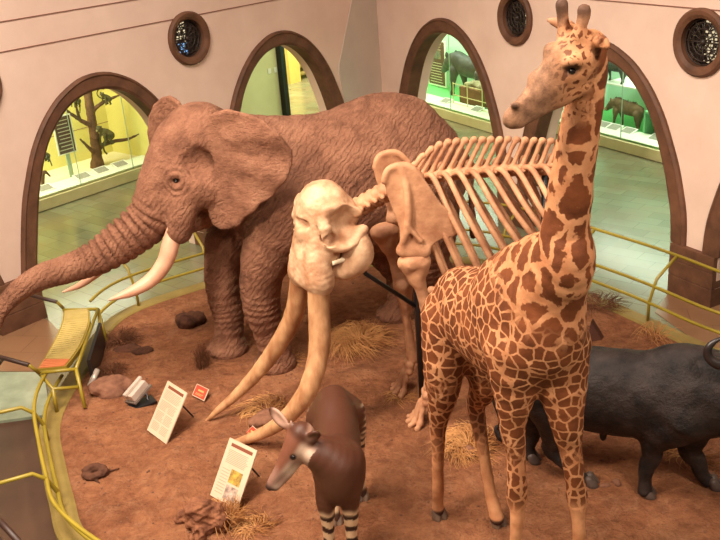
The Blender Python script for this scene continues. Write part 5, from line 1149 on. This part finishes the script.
# grass
M_straw = mottled('dry_straw', hexc(206, 152, 96), hexc(158, 104, 62), 5, .8, .15); M_dgrass = mottled('dark_dry_grass', hexc(120, 78, 54), hexc(84, 52, 38), 5, .85, .1)
def tuft(x, y, r, h, n, label, mat, seed, lay=.8, up=0.0, name='dry_grass_tuft', thick=.0035):
    c = G(x, y); z0 = gz(c[0], c[1]); c[2] = z0; mb = MB(c); rnd = random.Random(seed)
    for k in range(n):
        a = rnd.uniform(0, 6.28); q = rnd.random() ** .7 * r * .55; b = c + [q * math.cos(a), q * math.sin(a), 0]; a2 = a + rnd.uniform(-1.3, 1.3); L_ = rnd.uniform(.5, 1.1) * r; hh = h * rnd.uniform(.35, 1.1) * (1 - q / r * .5)
        if rnd.random() < lay: pts = [b + [0, 0, rnd.uniform(.0, .4) * h], b + [L_ * .45 * math.cos(a2), L_ * .45 * math.sin(a2), hh], b + [L_ * math.cos(a2 + .5), L_ * math.sin(a2 + .5), .01 + rnd.uniform(0, .3) * h * (1 - .6)]]
        else: pts = [b, b + [L_ * .2 * math.cos(a2), L_ * .2 * math.sin(a2), hh * .7], b + [L_ * .5 * math.cos(a2), L_ * .5 * math.sin(a2), hh * (1.2 + up)]]
        mb.tube(pts, [thick, thick * .9, thick * .4], 3, n=3)
    o = mb.build(name, mat); o['kind'] = 'stuff'; return tag(o, label, 'grass')
tuft(360, 346, .42, .20, 520, 'straw-coloured dry grass tuft between skeleton tusks and its front foot', M_straw, 1)
tuft(268, 412, .34, .10, 200, 'flattened dry grass behind the okapi and the long tusk', M_straw, 2, lay=.9)
tuft(469, 447, .34, .14, 380, 'straw tuft on the sand between the giraffe hind legs', M_straw, 3)
tuft(228, 522, .24, .16, 220, 'tall straw tuft growing beside the termite mound', M_straw, 4, lay=.5)
tuft(255, 528, .22, .08, 120, 'flattened straw right of the termite mound', M_straw, 5)
tuft(203, 368, .12, .26, 160, 'dark upright dry tuft behind the small red sign', M_dgrass, 6, lay=.1, up=.1)
tuft(120, 342, .30, .16, 180, 'dark brown dry tuft near the back left railing post', M_dgrass, 7)
tuft(112, 376, .20, .14, 160, 'dark tangled tuft behind the stone slab', M_dgrass, 8)
tuft(402, 398, .2, .05, 90, 'thin straw scattered by the skeleton front feet', M_straw, 9, lay=1)
tuft(655, 340, .28, .20, 60, 'few upright twigs by the kerb behind the buffalo', M_straw, 10, lay=.5)
tuft(600, 308, .35, .10, 160, 'dark trampled tuft by the kerb right of the giraffe neck', M_dgrass, 11)
tuft(690, 455, .3, .05, 60, 'thin straw between the buffalo front legs', M_straw, 12, lay=1)
tuft(292, 360, .24, .06, 80, 'thin straw around the elephant front foot', M_straw, 13, lay=1)
# flood lamps
M_lamp = mottled('silver_lamp', hexc(206, 190, 176), hexc(180, 160, 146), 5, .35, .5, metal=.3); 
p = G(139, 405); p[2] = 0.0; t = thing('flood_lamp', 'boxy silver floodlight on a black bracket beside the text board', 'lamp', p)
ax = np.array([.55, .75, .36]); ax /= np.linalg.norm(ax); az = np.array([-.35, -.15, .92]); az -= ax * (az @ ax); az /= np.linalg.norm(az)
c = p + [-.02, .05, .17]
mb = MB(p); mb.box(c, .26, .18, .09, ax=ax, az=az); mb.build('lamp_housing', M_lamp, t, bevel=.01)
mb = MB(p); mb.box(c + az * .065, .30, .05, .035, ax=ax, az=az); mb.build('top_fin', M_lamp, t, bevel=.005)
mb = MB(p); mb.box(c - az * .06 - ax * 0, .30, .20, .03, ax=ax, az=az); mb.build('front_flange', mottled('grey_flange', hexc(120, 104, 94), hexc(96, 82, 74), 5, .5), t, bevel=.004)
mb = MB(p); mb.box(p + [.04, 0, .02], .30, .18, .03, ax=(.8, .5, 0)); mb.build('base_plate', M_blk, t, bevel=.005)
mb = MB(p); mb.tube([p + [.10, .05, .03], c + ax * .12 - az * .02], .014, 6); mb.tube([p + [-.06, -.03, .03], c - ax * .05 - az * .05], .014, 6); mb.build('bracket', M_blk, t)
p = G(97, 388); p[2] = 0; t = thing('spot_lamp', 'small shiny tube spotlight beside the stone slab', 'lamp', p)
mb = MB(p); mb.tube([p + [-.06, -.05, .06], p + [.02, .10, .20]], [.04, .035], 12); mb.build('lamp_tube', M_lamp, t, smooth=True); mb = MB(p); mb.tube([p + [.0, .04, .12], p + [.06, .04, .0]], .012, 6); mb.build('stem', M_blk, t)
# dark pointed wedge behind the giraffe neck
a, b, c = G(592, 345, .02), G(603, 341, .02), G(591, 341, .42) 
p = (a + b) / 2; mb = MB(p); A = [G(586, 343, .0), G(603, 342, .0), G(591, 322, .22)]; mb.prism(A, (.05, .10, 0)); tag(mb.build('wooden_wedge', mottled('dark_wedge', hexc(92, 52, 36), hexc(64, 36, 26), 4, .7)), 'dark brown pointed wedge rising behind the giraffe chest', 'wedge')

# ------------------------------------------------------------------ slatted bench panel in the railing, handrail ends
ZB = .46
bt = thing('bench_panel', 'curved yellow slatted panel on ochre tube legs set into the left railing', 'bench', G(70, 370, 0))
o = wloc(bt)
R_in = [(89, 309), (89.5, 322), (83.5, 340), (75, 354), (66, 365)]; R_out = [(63, 310), (62, 320), (56, 336), (47, 352), (37, 368)]
def curve3(px, z, n=8): P, _ = cat_rom([G(x, y, z) for x, y in px], [1] * len(px), n); return P
Ci, Co = curve3(R_in, ZB, 8), curve3(R_out, ZB, 8); n_ = len(Ci)
M_slat = mottled('yellow_slat', hexc(196, 172, 104), hexc(178, 154, 86), 8, .5, .3); M_slab = mottled('ochre_frame', hexc(162, 138, 54), hexc(144, 120, 42), 4, .4, .4); M_orn = mottled('salmon_end', hexc(214, 128, 84), hexc(198, 112, 70), 4, .5)
mb = MB(o); 
for i in range(n_ - 1): mb.hexa([Co[i] - [0, 0, .07], Ci[i] - [0, 0, .07], Ci[i + 1] - [0, 0, .07], Co[i + 1] - [0, 0, .07]], [Co[i] - [0, 0, .012], Ci[i] - [0, 0, .012], Ci[i + 1] - [0, 0, .012], Co[i + 1] - [0, 0, .012]])
mb.build('panel_frame', M_slab, bt)
NS = 34
for k in range(NS):
    t0, t1 = (k + .12) / NS, (k + .86) / NS; f = lambda Cc, t: Cc[int(t * (n_ - 1))] * (1 - (t * (n_ - 1)) % 1) + Cc[min(int(t * (n_ - 1)) + 1, n_ - 1)] * ((t * (n_ - 1)) % 1)
    a, b, c, d = f(Co, t0), f(Ci, t0), f(Ci, t1), f(Co, t1); e = .06
    mix_ = lambda p, q, s: p * (1 - s) + q * s
    mb = MB(o); mb.hexa([mix_(a, b, e) - [0, 0, .012], mix_(b, a, e) - [0, 0, .012], mix_(c, d, e) - [0, 0, .012], mix_(d, c, e) - [0, 0, .012]], [mix_(a, b, e), mix_(b, a, e), mix_(c, d, e), mix_(d, c, e)]); mb.build('slat', M_orn if k > NS - 6 else M_slat, bt)
def leg(pts, nm='leg', r=.022): mb = MB(o); mb.tube(pts, r, 8); mb.build(nm, M_yel, bt, smooth=True)
g1, g2 = G(85, 408, .03), G(107, 343, .03)
tA, tB, tC, tD = G(76, 369, ZB - .03), G(98, 309, ZB - .03), G(39, 373, ZB - .03), G(53, 389, .30)
leg([tA, g1]); leg([tB, g2]); leg([tC, tA], 'front_rail'); leg([tA, tB], 'side_rail'); leg([tC, tD, G(78, 387, .26)], 'cross_bar'); leg([G(63, 310, ZB), tB], 'back_rail')
leg([tD, G(57, 412, .03)]); leg([tB, G(100, 325, .25), G(104, 344, .03)], 'brace')
mb = MB(o); q = [G(92, 385, 0.03), G(103, 346, .03)]; mb.hexa([q[0], q[0] + [.04, 0, 0], q[1] + [.04, 0, 0], q[1]], [q[0] + [0, 0, .34], q[0] + [.04, 0, .34], q[1] + [.04, 0, .34], q[1] + [0, 0, .34]]); mb.build('black_kick_panel', M_blk, bt)
def handrail(name, pts, label, dark=1):
    o_ = pts[0]; t = thing(name, label, 'handrail', pts[0])
    mb = MB(o_); mb.tube(pts[:dark + 1], .026, 8); mb.build('dark_grip', M_hand, t, smooth=True)
    mb = MB(o_); mb.tube(pts[dark:], .021, 8); mb.build('tube_end', M_yel, t, smooth=True); return t
handrail('handrail', [G(-25, 350, .62), G(29, 365, .62), G(39, 373, ZB)], 'dark sleeved handrail ending at the near corner of the bench panel')
handrail('handrail', [G(22, 293, .62), G(57, 302, .62), G(64, 309, ZB)], 'dark sleeved handrail ending at the far corner of the bench panel')
# floor strips seen at the lower left
def floor_patch(name, px, z, mat, th=.012):
    A = [G(x, y, z) for x, y in px]; mb = MB(A[0]); mb.prism([p - [0, 0, th] for p in A], (0, 0, th)); return struct(mb.build(name, mat))
floor_patch('trim_50', [(-190, 372), (44, 372), (50, 414), (-190, 446)], ZF + .05, mottled('pale_glossy_slab', hexc(176, 184, 158), hexc(128, 136, 112), 1.5, .12, .6), .06)
floor_patch('trim_51', [(-190, 448), (50, 416), (58, 470), (84, 545), (60, 620), (-190, 640)], ZF + .012, mottled('dark_brown_floor', hexc(84, 58, 44), hexc(66, 45, 35), 1.3, .35, .4))
floor_patch('trim_52', [(-190, 250), (48, 320), (60, 331), (50, 371), (-190, 371)], ZF + .01, M_reflect)  # painted reflection of the left wall on the floor
floor_patch('trim_53', [(676, 280), (655, 312), (740, 372), (760, 300), (716, 300), (690, 296)], ZF + .01, M_reflect)  # right wall's brown reflection, laid in as a flat patch
mb = MB(G(0, 520, .5)); mb.tube([G(-20, 500, .5), G(22, 545, .5)], .03, 8); tag(mb.build('floor_tube', M_hand, smooth=True), 'dark tube end crossing the bottom left corner', 'handrail')

# loose clods and crumbs of earth
for kind_, n_k, r0, r1, nm, lb in (('crumb', 900, .006, .016, 'earth_crumbs', 'fine crumbs of brown earth scattered over the sand bed'),):
    mb = MB((0, 8, 0)); rnd = random.Random(9)
    for k in range(n_k):
        a = rnd.uniform(0, 6.28); q = math.sqrt(rnd.random()); i = int(rnd.uniform(0, NR - 1)); pc = cen + (RIM[i] - cen) * q * .97
        z0 = gz(pc[0], pc[1]) + .02; r = rnd.uniform(r0, r1); g = bmesh.ops.create_icosphere(mb.bm, subdivisions=1, radius=r)
        for vv in g['verts']: vv.co = Vector([float(vv.co[0] * rnd.uniform(.8, 1.3) + pc[0] - mb.o[0]), float(vv.co[1] + pc[1] - mb.o[1]), float(vv.co[2] * .7 + z0 + r * .2)])
    o_ = mb.build(nm, M_flat); o_['kind'] = 'stuff'; tag(o_, lb, 'earth')

# things that repeat carry one group phrase
GROUPS = {'label_plate': 'label plates along the display case decks', 'label_deck': 'white label decks in the display cases', 'mounted_monkey': 'monkeys in the yellow case', 'display_case': 'lit display cases beyond the arches',
          'information_panel': 'information panels in the display cases', 'dry_grass_tuft': 'dry grass on the sand bed', 'clod': 'clods of earth on the sand', 'rock': 'brown rocks on the sand', 'railing': 'ochre tube railings around the sand bed', 'handrail': 'dark sleeved handrails by the bench panel', 'switch_plate': 'switch plates beside the black post'}
for o in list(bpy.data.objects):
    if o.parent is None and 'label' in o:
        b_ = o.name.split('.')[0]
        if b_ == 'sign_board': o['group'] = 'small red signs' if 'red' in o['label'] else 'cream text boards leaning on the sand'
        elif b_ in GROUPS: o['group'] = GROUPS[b_]
